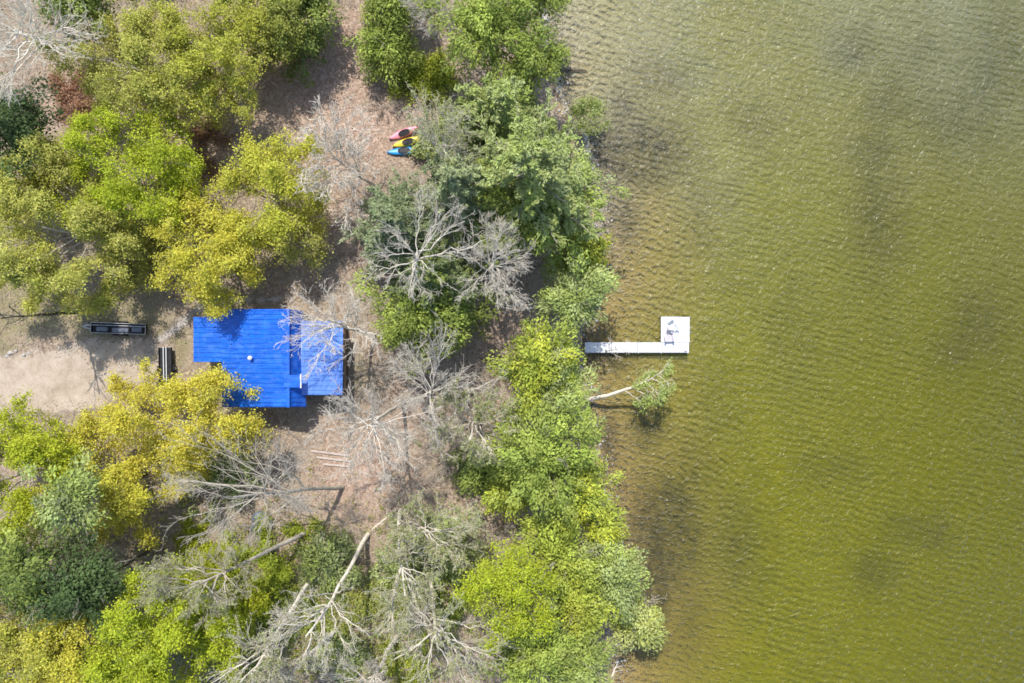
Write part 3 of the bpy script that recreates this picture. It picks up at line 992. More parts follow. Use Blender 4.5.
bare('white bare tree with radiating limbs below the porch corner', 372, 424, 58, 12, base=(404, 403), bark=M_BARKW, n=(17, 8, 6, 4), low=-.2, tmin=.74, r0=.19)
bare('buff bare tree fanning up towards the shaded shore path', 434, 386, 56, 10, base=(424, 410), bark=M_BARKW, tmin=.6, r0=.17)
bare('sage tinged twiggy tree between the shadow streaks and the shore cedars', 473, 425, 44, 9, bark=M_DEAD, r0=.16, n=(16, 8, 6, 4), buds=SAGEBUD, budn=1.6, low=-.2)
bare('large forked bare tree spreading below the golden trees', 245, 490, 84, 13, base=(343, 487), bark=M_BARK, n=(13, 8, 6, 4), wf=.75, r0=.2, tmin=.4)
bare('bare tree with a long pale leaning trunk above the lime bushes', 198, 582, 54, 12, base=(305, 533), bark=M_BARK, wf=.6, n=(16, 8, 6, 4), buds=SAGEBUD, budn=.8, r0=.21, tmin=.64)
bare('bare tree with a straight white trunk beside the lime bush', 258, 668, 44, 13, base=(314, 574), bark=M_DEAD, twig=M_BARKW, n=(15, 7, 5, 4), buds=SAGEBUD, budn=.6, r0=.21, tmin=.64)
bare('tall white trunked bare tree rising from the dirt clearing', 312, 630, 50, 14, base=(368, 534), bark=M_DEAD, twig=M_BARKW, wf=.8, n=(15, 7, 5, 4), buds=SAGEBUD, budn=.4, r0=.21, tmin=.64)
bare('bare tree with a curving white trunk at the foot of the dirt clearing', 408, 590, 48, 10, base=(400, 510), bark=M_DEAD, twig=M_BARKW, bow=.3, r0=.19, tmin=.5, wf=1.1, n=(15, 7, 5, 4), buds=SAGEBUD, budn=.8)
bare('sage tinged bare tree fanning out beside the dirt clearing', 434, 530, 44, 9, base=(408, 520), bark=M_DEAD, n=(16, 8, 6, 4), buds=SAGEBUD, budn=1.1, wf=.85)
bare('sage grey bare tree with a leaning trunk near the brilliant lime green tree', 440, 640, 56, 12, base=(430, 572), bark=M_DEAD, twig=M_BARKW, n=(15, 7, 5, 4), buds=SAGEBUD, budn=1.1, r0=.21, tmin=.64)
bare('bare tree with a slanting white trunk at the bottom edge below the tall bare trees', 272, 690, 36, 11, base=(338, 628), bark=M_DEAD, twig=M_BARKW, r0=.21, tmin=.64)
bare('bare tree with a short white trunk leaving the bottom edge', 365, 692, 36, 11, base=(398, 634), bark=M_DEAD, twig=M_BARKW, r0=.21, tmin=.64)
bare('dark bare tangle sunk between the dark conifers and the golden trees', 88, 548, 34, 6, bark=M_BARK, low=-.2)
bare('grey bare tangle in the dark gap at the top edge', 432, 18, 26, 8, base=(436, 34), bark=M_BARKW, low=-.1)
bare('dark thin bare tree leaning out over the grassy yard', 6, 318, 16, 12, base=(82, 312), bark=M_BARKD, n=(7, 5, 4), r0=.16, tmin=.7)
bare('buff brushwood shrub beside the pinkish litter near the shore cedars', 500, 540, 32, 3.5, bark=M_BARKT, name='brushwood_shrub', cat='shrub', group='bare shrubs', n=(16, 6, 5, 3), r0=.04, tmin=.1, low=.0)
for px, py, rp, lab in [(396, 452, 34, 'wide pale brushwood shrub under the white radiating limbs below the porch'),
                        (452, 455, 30, 'pale brushwood shrub beside the sage twiggy tree'),
                        (372, 372, 30, 'pale brushwood shrub between the porch and the shaded shore path'),
                        (405, 490, 32, 'pale brushwood shrub in the middle of the dirt clearing')]:
    bare(lab, px, py, rp, 2.6, bark=M_BARKT, twig=M_BARKW, name='brushwood_shrub', cat='shrub', group='bare shrubs', n=(18, 7, 5, 3), r0=.025, tmin=.1, low=0., rmin=.008)
bare('buff brushwood shrub in front of the porch corner', 330, 400, 26, 2.5, bark=M_BARKT, name='brushwood_shrub', cat='shrub', group='bare shrubs', n=(14, 6, 5, 3), r0=.03, tmin=.1, low=0.)
bare('buff brushwood shrub along the lower wall of the house', 280, 425, 32, 3.0, bark=M_BARKT, name='brushwood_shrub', cat='shrub', group='bare shrubs', n=(14, 6, 5, 3), r0=.03, tmin=.1, low=0., wf=.7)
bare('brown brushwood shrub beside the sandy drive and the lime tree', 42, 425, 24, 2.5, bark=M_BARKT, name='brushwood_shrub', cat='shrub', group='bare shrubs', n=(14, 6, 5, 3), r0=.03, tmin=.1, low=0.)
bare('buff brushwood shrub at the foot of the tall white trunked tree', 345, 525, 28, 3.0, bark=M_BARKT, name='brushwood_shrub', cat='shrub', group='bare shrubs', n=(14, 6, 5, 3), r0=.03, tmin=.1, low=0.)
bare('buff brushwood shrub at the bottom edge between the white trunks', 320, 668, 30, 3.0, bark=M_BARKT, name='brushwood_shrub', cat='shrub', group='bare shrubs', n=(14, 6, 5, 3), r0=.03, tmin=.1, low=0.)
bare('grey twiggy shrub in the shade beside the shore path', 465, 372, 30, 3.0, bark=M_BARKT, name='brushwood_shrub', cat='shrub', group='bare shrubs', n=(14, 6, 5, 3), r0=.03, tmin=.1, low=0.)
bare('buff brushwood shrub beside the kayak bows', 384, 104, 17, 2.5, bark=M_BARKT, name='brushwood_shrub', cat='shrub', group='bare shrubs', n=(14, 6, 5, 3), r0=.03, tmin=.1, low=0.)
bare('small bleached dead bush leaning over the dock walkway', 617, 349, 14, 2.2, base=(602, 352), bark=M_DEAD, name='dead_bush', cat='bush', group='bleached dead wood', n=(7, 4, 3), r0=.07, tmin=.5, low=-.3)
bare('bleached dead twigs sticking out beside the outermost sage cedar', 652, 598, 11, 1.8, base=(634, 606), bark=M_DEAD, name='dead_bush', cat='bush', group='bleached dead wood', n=(6, 4, 3), r0=.04, tmin=.5, low=-.3)

# leaning birch over the water
rng = rng_next()
bs = P(580, 401)
tip = P(658, 375, 3.6)
root = thing('leaning_tree', 'pale trunk leaning far out over the water below the dock, with thin green leaves', 'tree', bs)
trunk = np.array([[bs - [0, 0, .1], P(625, 394, 3.0), tip]])
lev = [(trunk, np.array([.21]), np.array([.05]))]
k = 11
t = np.linspace(.54, 1, k)
st = bez(np.repeat(trunk, k, 0), t)
sgn = np.where(np.arange(k) % 2, 1., -1.)
dr = unit(np.stack([np.full(k, .9), sgn * rng.uniform(.4, .9, k), rng.uniform(-.1, .5, k)], 1))
ln = rng.uniform(1.2, 2.0, k) * (1.25 - .5 * t)
e = st + dr * ln[:, None]
lev.append((np.stack([st, st + dr * ln[:, None] * .5 + [0, 0, .1], e], 1), np.full(k, .04), np.full(k, .012)))
for kk in (5, 4):
    PB, ps, pe = lev[-1]
    idx = np.repeat(np.arange(len(PB)), kk)
    t = rng.uniform(.3, 1, len(idx))
    st = bez(PB[idx], t)
    tg = beztan(PB[idx], t)
    pl = np.linalg.norm(PB[idx, 2] - PB[idx, 0], axis=1)
    e = st + unit(tg + rng.normal(size=tg.shape) * .6) * (pl * rng.uniform(.35, .6, len(idx)))[:, None]
    lev.append((np.stack([st, (st + e) / 2, e], 1), ps[idx] * .5, pe[idx] * .5))
wood_meshes(root, bs, lev, M_DEAD, M_DEAD, rng)
B = lev[-1][0]
idx = np.repeat(np.arange(len(B)), rng.poisson(6, len(B)))
c = bez(B[idx], rng.uniform(.2, 1.2, len(idx))) + rng.normal(0, .16, (len(idx), 3))
c[:, 1] -= .35
V, Fq = leaf_quads(c, unit(rng.normal(size=c.shape) * .7 + [0, 0, 1]), .21 * rng.uniform(.6, 1.3, len(idx)), rng)
link('crown', mesh_np('crown', V - bs, Fq, M_LEAF, np.clip(pick(FRESH + SAGE, len(idx), rng) * 1.3, 0, .8)), root)

# ------------------------------------------------------------------ litter and undergrowth (nobody could count it)
rng = np.random.default_rng(55)


def land_points(n, lo=-1, hi=640):
    px = rng.uniform(-40, hi, n)
    py = rng.uniform(-40, 725, n)
    k = S * .97
    x, y = (px - 512) * k, (341.5 - py) * k
    ok = shore_d(x, y) < -.5
    # not on the drive, not under the house
    ok &= ~((px > 0) & (px < 158) & (py > 352) & (py < 400))
    ok &= ~((px > 188) & (px < 350) & (py > 300) & (py < 412))
    return x[ok], y[ok]


x, y = land_points(75000)
c = np.stack([x, y, gz(x, y) + .03], 1)
V, Fq = leaf_quads(c, unit(rng.normal(size=c.shape) * .4 + [0, 0, 1]), rng.uniform(.08, .24, len(c)), rng, .6)
cols = pick([(.47, .35, .26), (.40, .265, .19), (.26, .17, .12), (.55, .45, .36), (.42, .35, .23)], len(c), rng) * rng.uniform(.7, 1.2, (len(c), 1))
tag(link('leaf_litter', mesh_np('leaf_litter', V, Fq, M_LITTER, cols)), 'brown dry leaves lying under all the trees', 'leaf litter', kind='stuff')

x, y = land_points(17000)
n_ = len(x)
a = rng.uniform(0, 6.283, n_)
ln = rng.uniform(.3, 1.5, n_)
st = np.stack([x, y, gz(x, y) + .03], 1)
e = st + np.stack([np.cos(a) * ln, np.sin(a) * ln, rng.uniform(.02, .7, n_) * ln], 1)
e[:, 2] = np.maximum(e[:, 2], gz(e[:, 0], e[:, 1]) + .03)
V, Fq = tubes(np.stack([st, (st + e) / 2 + rng.normal(0, .08, st.shape), e], 1), rng.uniform(.008, .022, n_), np.full(n_, .006), 3, 3, rng)
tag(link('undergrowth', mesh_np('undergrowth', V, Fq, M_BARKT)), 'grey dead twigs and bare brush littering the woodland floor', 'undergrowth', kind='stuff')

# low green seedlings in the lower woods
px = rng.normal(270, 110, 4200)
py = rng.normal(620, 50, 4200)
px = np.concatenate([px, rng.normal(430, 60, 120)])
py = np.concatenate([py, rng.normal(540, 40, 120)])
k = S * .97
x, y = (px - 512) * k, (341.5 - py) * k
ok = (shore_d(x, y) < -1) & ~((px > 0) & (px < 165) & (py > 350) & (py < 405))
x, y = x[ok], y[ok]
idx = np.repeat(np.arange(len(x)), 6)
c = np.stack([x[idx], y[idx], gz(x[idx], y[idx]) + .05], 1) + np.abs(rng.normal(0, 1, (len(idx), 3))) * [.0, .0, .35] + rng.normal(0, .18, (len(idx), 3)) * [1, 1, 0]
V, Fq = leaf_quads(c, unit(rng.normal(size=c.shape) * .6 + [0, 0, 1]), rng.uniform(.1, .22, len(c)), rng)
tag(link('ground_cover', mesh_np('ground_cover', V, Fq, M_LEAF, pick(FRESH + LIMEY + GREEN, len(c), rng))), 'low green seedlings scattered over the woodland floor', 'ground cover', kind='stuff')


# stones, sticks and drift along the waterline
n_ = 2600
yy = rng.uniform(-34, 34, n_)
dd = rng.normal(-.1, .75, n_)
xx = np.interp(yy, _sy, _sx) + dd
r_ = rng.gamma(2., .035, n_) + .03
zc_ = gz(xx, yy)
oc = np.array([[1, 0, 0], [0, 1, 0], [-1, 0, 0], [0, -1, 0], [0, 0, .7], [0, 0, -.5]], float)
oc = np.repeat(oc[None], n_, 0) * r_[:, None, None] * rng.uniform(.6, 1.3, (n_, 6, 3))
a = rng.uniform(0, 6.28, n_)
ca, sa = np.cos(a)[:, None], np.sin(a)[:, None]
V = np.stack([oc[..., 0] * ca - oc[..., 1] * sa, oc[..., 0] * sa + oc[..., 1] * ca, oc[..., 2]], -1) + np.stack([xx, yy, zc_], 1)[:, None]
fq = np.array([[0, 1, 4], [1, 2, 4], [2, 3, 4], [3, 0, 4], [1, 0, 5], [2, 1, 5], [3, 2, 5], [0, 3, 5]])
Fq = (fq[None] + 6 * np.arange(n_)[:, None, None]).reshape(-1, 3)
tag(link('shore_gravel', mesh_np('shore_gravel', V.reshape(-1, 3), Fq, M_STONE)), 'stones strewn along the waterline', 'gravel', kind='stuff')
n_ = 800
yy = rng.uniform(-34, 34, n_)
xx = np.interp(yy, _sy, _sx) + np.abs(rng.normal(0, 1.3, n_)) - .8
a = rng.normal(1.45, .8, n_)
ln = rng.gamma(2., .32, n_)
st = np.stack([xx, yy, np.maximum(gz(xx, yy), -.25) + .03], 1)
e = st + np.stack([np.cos(a) * ln, np.sin(a) * ln, rng.uniform(-.02, .05, n_)], 1)
V, Fq = tubes(np.stack([st, (st + e) / 2 + rng.normal(0, .05, st.shape), e], 1), rng.uniform(.012, .035, n_), np.full(n_, .008), 3, 4, rng)
tag(link('drift_debris', mesh_np('drift_debris', V, Fq, M_BARKD)), 'dark sticks washed up in the shallows', 'debris', kind='stuff')


# the woods carry on beyond what the photo shows
rng = np.random.default_rng(91)
parts, wood, cols = [], [], []
spots = []
while len(spots) < 150:
    px, py = rng.uniform(-520, 640), rng.uniform(-480, 1150)
    k = S * .97
    x, y = (px - 512) * k, (341.5 - py) * k
    rw = rng.uniform(2.6, 4.6)
    m_ = (rw + 1.2) / S
    if -m_ < px < 1024 + m_ and -m_ - 12 < py < 683 + m_:
        continue
    if shore_d(np.array([x]), np.array([y]))[0] > -rw or any((x - a) ** 2 + (y - b) ** 2 < (.75 * (rw + c)) ** 2 for a, b, c in spots):
        continue
    spots.append((x, y, rw))
PALS = [OLIVE, YELLOW, FRESH, GREEN, DARK, LIME, PINE]
for x, y, rw in spots:
    g = float(gz(x, y))
    cc = np.array([x, y, g + rw * .95 + 1.2])
    kc = int(9 + rw * 9)
    d = unit(rng.normal(size=(kc, 3)))
    d[:, 2] = np.where(d[:, 2] < -.3, -d[:, 2], d[:, 2])
    pc = cc + d * rw * rng.uniform(.45, 1, (kc, 1)) * np.array([1, 1, .85])
    pal = PALS[int(rng.integers(len(PALS)))]
    idx = np.repeat(np.arange(kc), 70)
    q = unit(rng.normal(size=(len(idx), 3)))
    c = pc[idx] + q * rng.uniform(.3, 1, (len(idx), 1)) * np.array([1.1, 1.1, .7])
    parts.append(leaf_quads(c, unit(q * .8 + rng.normal(size=q.shape) * .5 + [0, 0, .5]), rng.uniform(.2, .42, len(idx)), rng))
    cols.append(pick(pal, kc, rng)[idx] * rng.uniform(.8, 1.2, (len(idx), 1)))
    bs = np.array([x, y, g - .1])
    st = np.repeat(bs[None] + [0, 0, 1.5], kc, 0)
    wood.append(tubes(np.concatenate([[[bs, (bs + cc) / 2, cc]], np.stack([st, (st + pc) / 2 + [0, 0, .3], pc], 1)]), np.r_[.16, np.full(kc, .05)], np.full(kc + 1, .02), 4, 5, rng))
V, Fq = join(parts)
woods = tag(link('woods', mesh_np('woods', V, Fq, M_LEAF, np.clip(np.concatenate(cols), 0, .8))), 'mixed green and yellow woods carrying on beyond the clearing', 'woods', kind='stuff')
V, Fq = join(wood)
link('trunks', mesh_np('trunks', V, Fq, M_BARK), woods)['kind'] = 'stuff'


# ------------------------------------------------------------------ house
HB = P(262, 358)
hz = float(HB[2])
house = thing('house', 'low house with a blue ribbed metal roof in several sections', 'house', (HB[0], HB[1], hz))


def hp(px, py, z):
    q = P(px, py, z)
    return (q[0] - HB[0], q[1] - HB[1], z - hz)


def roof_plane(name, m, corners, ribs=True, step=.40, parent=None):
    """corners: (px, py, z) NW, NE, SE, SW in the photo; ribs run from the west to the east side"""
    q = [Vector(hp(*c)) for c in corners]
    nw, ne, se, sw = q
    mb = MB().slab([nw, sw, se, ne], .10)
    n_ = int((nw - sw).length / step)
    nrm = (sw - nw).cross(ne - nw).normalized()
    if nrm.z < 0:
        nrm = -nrm
    for i in range(n_ + 1):
        f = (i + .0) / n_
        f = min(max(f, .012), .988)
        a, b = nw.lerp(sw, f) + nrm * .012, ne.lerp(se, f) + nrm * .012
        mb.bar(a, b, .06, .07, nrm)
    return mb.build(name, m, parent or house)


ZE, ZR = hz + 2.9, hz + 4.2
main_w = roof_plane('roof', M_ROOF, [(222, 309, ZE), (288, 309, ZR), (288, 407, ZR), (222, 407, ZE)])
roof_plane('roof_slope', M_ROOF, [(288.4, 309, ZR - .03), (303, 311, ZE - .3), (306, 407, ZE - .3), (288.4, 407, ZR - .03)])
roof_plane('wing_roof', M_ROOF, [(193.5, 317, hz + 2.5), (223, 317, hz + 2.85), (223, 362, hz + 2.85), (193.5, 362, hz + 2.5)])
roof_plane('porch_roof', M_ROOFL, [(301, 321, hz + 3.0), (343, 321, hz + 2.55), (342.5, 395, hz + 2.55), (301, 395, hz + 3.0)])
# ridge cap, dormer roof with white fascia, vent
a, b = Vector(hp(288.2, 308.5, ZR + .04)), Vector(hp(288.2, 407.5, ZR + .04))
MB().bar(a, b, .22, .05).build('ridge_cap', M_ROOF, house, .01)
d = MB()
q = [hp(284, 375, ZR + .12), hp(300.5, 375, ZR - .02), hp(300.5, 387.5, ZR - .02), hp(284, 387.5, ZR + .12)]
d.slab([q[0], q[3], q[2], q[1]], .08)
dorm = d.build('dormer_roof', M_ROOF, house)
f0, f1 = Vector(hp(301, 374, ZR - .05)), Vector(hp(301, 388, ZR - .05))
MB().bar(f0, f1, .09, .16).build('fascia', M_TRIM, dorm)
v = Vector(hp(250, 358, ZE + .95))
rf = Vector(hp(250, 358, ZE + .50))
vt = MB().tube([rf - Vector((0, 0, .25)), v], .13, 12).build('vent_pipe', M_TRIM, house, smooth=False)
MB().tube([v, v + Vector((0, 0, .10)), v + Vector((0, 0, .2))], [.19, .17, .05], 14).build('vent_cap', M_TRIM, vt)

# walls under the roofs
def block(x0, y0, x1, y1, z1, inset=.35):
    a, b = hp(x0, y1, z1), hp(x1, y0, z1)
    return (a[0] + inset, a[1] + inset, b[0] - inset, b[1] - inset, z1 - hz)


w = MB()
bx0, by0, bx1, by1, bz = block(222, 309, 304, 407, ZE)
w.box((bx0, by0, -.5), (bx1, by1, bz - .12))
# gable ends up to the ridge
rx = hp(288, 309, ZR)[0]
for yy in (by0 + .01, by1 - .01):
    w.add([(bx0 + .02, yy, bz - .13), (bx1 - .02, yy, bz - .13), (rx, yy, ZR - hz - .25), (bx0 + .02, yy + (.12 if yy < 0 else -.12), bz - .13), (bx1 - .02, yy + (.12 if yy < 0 else -.12), bz - .13), (rx, yy + (.12 if yy < 0 else -.12), ZR - hz - .25)],
          [(0, 1, 2), (5, 4, 3), (0, 3, 4, 1), (1, 4, 5, 2), (2, 5, 3, 0)])
w.build('wall', M_WALL, house)
wx0, wy0, wx1, wy1, wz = block(193.5, 317, 223, 362, hz + 2.45, .3)
MB().box((wx0, wy0, -.5), (bx0 - .01, wy1, wz - .1)).build('wall', M_WALL, house)
px0, py0, px1, py1, pz = block(301, 321, 343, 395, hz + 2.5, .25)
MB().box((bx1 + .01, py0, -.5), (px1, py1, .12)).build('porch_floor', M_DECK, house)
pw = MB()
pw.box((bx1 + .01, py0 + .02, .12), (px1 - .02, py0 + .12, .95)).box((bx1 + .01, py1 - .12, .12), (px1 - .02, py1 - .02, .95)).box((px1 - .12, py0 + .14, .12), (px1 - .02, py1 - .14, .95))
pw.build('porch_rail', M_WALL, house)
for i in range(5):
    yy = py0 + .14 + (py1 - py0 - .28) * i / 4
    MB().box((px1 - .115, yy - .055, .95), (px1 - .015, yy + .055, pz + .02)).build('porch_post', M_TRIM, house)


def window(x, y, z, wd, ht, axis_):
    m_ = MB()
    for s_ in (-1, 1):
        if axis_ == 'y':
            m_.box((x + s_ * wd / 2 - .04, y - .05, z), (x + s_ * wd / 2 + .04, y + .05, z + ht))
        else:
            m_.box((x - .05, y + s_ * wd / 2 - .04, z), (x + .05, y + s_ * wd / 2 + .04, z + ht))
    for zz in (z - .06, z + ht):
        if axis_ == 'y':
            m_.box((x - wd / 2 - .06, y - .06, zz), (x + wd / 2 + .06, y + .06, zz + .06))
        else:
            m_.box((x - .06, y - wd / 2 - .06, zz), (x + .06, y + wd / 2 + .06, zz + .06))
    f_ = m_.build('window', M_TRIM, house)
    p_ = MB()
    if axis_ == 'y':
        p_.box((x - wd / 2 + .041, y - .03, z + .001), (x + wd / 2 - .041, y + .03, z + ht - .001))
    else:
        p_.box((x - .03, y - wd / 2 + .041, z + .001), (x + .03, y + wd / 2 - .041, z + ht - .001))
    p_.build('pane', M_GLASS, f_)


for xx in (bx0 + 1.2, bx0 + 3.4, bx0 + 5.2):
    window(xx, by0, 1.0, 1.0, 1.1, 'y')
    window(xx, by1, 1.0, 1.0, 1.1, 'y')
window(wx0, (wy0 + wy1) / 2 - .9, 1.0, 1.0, 1.0, 'x')
dr_ = MB().box((wx0 - .05, wy1 - 1.5, .0), (wx0 + .05, wy1 - .6, 2.0)).build('door', M_TRIM, house)
MB().bar((wx0 - .09, wy1 - 1.4, 1.0), (wx0 - .09, wy1 - 1.3, 1.0), .03).build('handle', M_ALU, dr_)


# ------------------------------------------------------------------ dock and chairs
ZD = .55
a, b = P(585, 352.6, ZD), P(689, 342.6, ZD)
dock = thing('dock', 'white lake dock with a long walkway and a square end platform', 'dock', (a[0], (a[1] + b[1]) / 2, 0))
ox, oy = dock.location.x, dock.location.y


def dp(px, py):
    q = P(px, py, ZD)
    return q[0] - ox, q[1] - oy


def deck(name, m, x0, y0, x1, y1, along_x, z=ZD, plank=.14):
    """planked deck between photo pixels; planks lie across the walking direction"""
    (ax, ay), (bx, by) = dp(x0, y1), dp(x1, y0)
    mb = MB()
    if along_x:
        n_ = max(1, round((bx - ax) / plank))
        for i in range(n_):
            u = ax + (bx - ax) * i / n_
            mb.box((u + .007, ay, z - .035), (u + (bx - ax) / n_ - .007, by, z + random.uniform(-.003, .003)))
    else:
        n_ = max(1, round((by - ay) / plank))
        for i in range(n_):
            u = ay + (by - ay) * i / n_
            mb.box((ax, u + .007, z - .035), (bx, u + (by - ay) / n_ - .007, z + random.uniform(-.003, .003)))
    fr = MB()
    fr.box((ax, ay - .03, z - .14), (bx, ay + .02, z - .036)).box((ax, by - .02, z - .14), (bx, by + .03, z - .036))
    fr.box((ax, ay + .021, z - .139), (ax + .05, by - .021, z - .037)).box((bx - .05, ay + .021, z - .139), (bx, by - .021, z - .037))
    o = mb.build(name, m, dock)
    fr.build('frame', M_ALU, o)
    return o


for x0, x1 in ((585, 611.6), (612, 637.6), (638, 662.6), (663, 689)):
    deck('walkway_section', M_GREYWHITE, x0, 342.6, x1, 352.4, True)
deck('platform', M_WHITE, 661, 317, 678.6, 342.2, False)
deck('side_platform', M_GREYWHITE, 679, 317.2, 689.6, 342.2, True)
for px, py in [(588, 342), (588, 353), (612, 342), (612, 353), (638, 342), (638, 353), (661, 353), (687.5, 353), (661, 317), (678.8, 317), (690, 317), (690, 342), (660.6, 340)]:
    x, y = dp(px, py)
    zb = float(gz(x + ox, y + oy))
    po = MB().tube([(x, y, zb - .3), (x, y, ZD + .12)], .04, 8).build('post', M_ALU, dock)
x, y = dp(685.5, 349)
MB().box((x - .12, y - .18, ZD + .002), (x + .12, y + .18, ZD + .16)).build('dock_box', M_CHAIRG, dock, .015)
# boarding ladder on the lake side
(x, y) = dp(690.6, 330)
la = MB()
for s_ in (-.22, .22):
    la.tube([(x, y + s_, -.7), (x + .02, y + s_, ZD + .35), (x - .2, y + s_, ZD + .4)], .02, 6)
for zz in (-.5, -.2, .1, .35):
    la.tube([(x, y - .22, zz), (x, y + .22, zz)], .016, 6)
la.build('ladder', M_ALU, dock)


def chair(label, px, py, rz, m_back, m_seat):
    q = P(px, py, ZD)
    t = thing('deck_chair', label, 'chair', (q[0], q[1], ZD), rz, group='slatted chairs on the dock')
    st_ = MB()
    for i in range(6):
        u = .30 - i * .105
        st_.box((-.27, u - .046, .36 - i * .022), (.27, u + .046, .385 - i * .022))
    st_.build('seat', m_seat, t, .006)
    bk = MB()
    for i in range(6):
        u = -.25 + i * .1
        h_ = .72 + .1 * math.sin(math.pi * (i + .5) / 6)
        bk.bar((u, -.27, .22), (u * 1.12, -.27 - h_ * .5, .22 + h_ * .86), .085, .022, (0, 1, .5))
    bk.bar((-.29, -.47, .50), (.29, -.47, .50), .07, .025, (0, 1, .5))
    bk.build('backrest', m_back, t)
    for s_ in (-1, 1):
        MB().box((s_ * .36 - .075, -.42, .55), (s_ * .36 + .075, .36, .575)).build('armrest', m_seat, t, .01)
        MB().box((s_ * .31 - .03, .26, 0), (s_ * .31 + .03, .34, .55)).build('leg', m_seat, t)
        MB().bar((s_ * .31, .24, .33), (s_ * .31, -.62, .03), .05, .10).build('leg', m_seat, t)
    return t


chair('white and grey slatted chair turned towards the open lake on the dock platform', 672, 327.5, math.radians(-148), M_CHAIRG, M_WHITE)
chair('mauve grey slatted chair beside the walkway on the dock platform', 668.5, 337.5, math.radians(182), M_CHAIRP, M_CHAIRP)


# ------------------------------------------------------------------ kayaks
def kayak(label, px, py, ang, m, roll=0., length=2.75, wd=.66):
    q = P(px, py)
    t = thing('kayak', label, 'kayak', (q[0], q[1], q[2] + .06), ang, group='kayaks drawn up on the brown litter')
    n_, k_ = 25, 14
    vs, fs = [], []
    for i in range(n_):
        u = -1 + 2 * i / (n_ - 1)
        w_ = wd / 2 * max(.03, (1 - abs(u) ** 2.4)) ** .8
        rise = .16 * abs(u) ** 3
        for j in range(k_):
            a_ = 2 * math.pi * j / k_
            s_ = math.sin(a_)
            zz = (.19 + rise * .3 + (.13 + .02 * (1 - u * u)) * s_) if s_ > 0 else (.19 + rise * .3 + (.17 - rise * .7) * s_)
            vs.append((u * length / 2, w_ * math.copysign(abs(math.cos(a_)) ** .8, math.cos(a_)), zz + .0))
    for i in range(n_ - 1):
        for j in range(k_):
            fs.append((i * k_ + j, i * k_ + (j + 1) % k_, (i + 1) * k_ + (j + 1) % k_, (i + 1) * k_ + j))
    fs.append(tuple(range(k_))[::-1])
    fs.append(tuple((n_ - 1) * k_ + j for j in range(k_)))
    MB().add(vs, fs).build('hull', m, t, smooth=True)
    ring = [(.05 + .52 * math.cos(6.2832 * i / 20), .25 * math.sin(6.2832 * i / 20), .345) for i in range(21)]
    rim = MB().tube(ring, .025, 6).build('cockpit_rim', M_BLACK, t, smooth=True)
    MB().add([(.05 + .5 * math.cos(6.2832 * i / 20), .235 * math.sin(6.2832 * i / 20), .342) for i in range(20)], [tuple(range(20))]).build('cockpit', M_BLACK, t)
    MB().box((-.32, -.17, .343), (.02, .17, .37)).box((-.40, -.17, .343), (-.33, .17, .52)).build('seat', M_BLACK, t, .012)
    for s_ in (-1, 1):
        MB().tube([(s_ * (length / 2 - .12), -.05, .34), (s_ * (length / 2 - .14), 0, .40), (s_ * (length / 2 - .12), .05, .34)], .012, 5).build('carry_handle', M_BLACK, t)
    t.rotation_euler = (roll, 0, ang)
    return t


kayak('faded pink kayak, uppermost of the three beside the pine', 404, 133.5, math.radians(22), M_PINK, math.radians(12))
kayak('yellow kayak lying between the pink and the blue kayaks', 408, 142.5, math.radians(16), M_YEL, math.radians(8))
kayak('blue kayak lying below the yellow kayak beside the pine', 404, 152, math.radians(6), M_BLU, math.radians(-6), 2.9)


# ------------------------------------------------------------------ trailers
def wheel(t, x, y, r=.28):
    w_ = MB()
    w_.tube([(x, y - .09, r), (x, y - .06, r), (x, y + .06, r), (x, y + .09, r)], [r * .86, r, r, r * .86], 18)
    o = w_.build('wheel', M_RUB, t)
    MB().tube([(x, y - .097, r), (x, y + .097, r)], r * .52, 12).build('rim', M_PALE, o)


q = P(122.5, 328.5)
t = thing('cargo_trailer', 'long dark trailer with pale rails on the grass beside the sandy drive', 'trailer', q, math.radians(-2))
MB().box((-2.45, -.50, .42), (2.45, .50, .50)).build('deck', M_DECK, t, .01)
side = MB()
for s_ in (-1, 1):
    side.box((-2.45, s_ * .50 - .03, .51), (2.45, s_ * .50 + .03, .66))
side.box((-2.45, -.469, .51), (-2.39, .469, .66)).box((2.39, -.469, .51), (2.45, .469, .66))
side.build('side_board', M_BLACK, t)
rail = MB()
rail.tube([(-2.42, -.50, .70), (-2.42, .50, .70), (2.42, .50, .70), (2.42, -.50, .70)], .027, 6)
rail.tube([(2.42, -.50, .70), (.2, -.50, .70), (-2.42, -.50, .70)], .022, 6)
rail.tube([(-3.0, .26, .62), (0, .27, .68), (2.42, .25, .68)], .032, 6)
rail.build('rail', M_PALE, t)
MB().bar((-2.45, .26, .46), (-3.35, .1, .45), .08).bar((-2.45, -.2, .46), (-3.3, .06, .45), .08).build('tongue', M_PALE, t)
MB().tube([(-3.3, .08, 0), (-3.3, .08, .62)], .03, 8).build('jack_stand', M_PALE, t)
crate = MB()
crate.box((-1.9, -.35, .505), (-.9, .12, .78)).box((-.6, -.42, .505), (.9, .05, .66)).box((1.2, -.3, .505), (2.1, .16, .74))
crate.build('load', M_TARP, t, .04)
for x in (-.35, .35):
    for s_ in (-1, 1):
        wheel(t, x, s_ * .64)
t.scale = (.96, .86, .95)
fn = MB()
for s_ in (-1, 1):
    fn.tube([(-.72, s_ * .64, .36), (-.55, s_ * .64, .58), (0, s_ * .64, .62), (.55, s_ * .64, .58), (.72, s_ * .64, .36)], .05, 5)
fn.build('fender', M_BLACK, t)

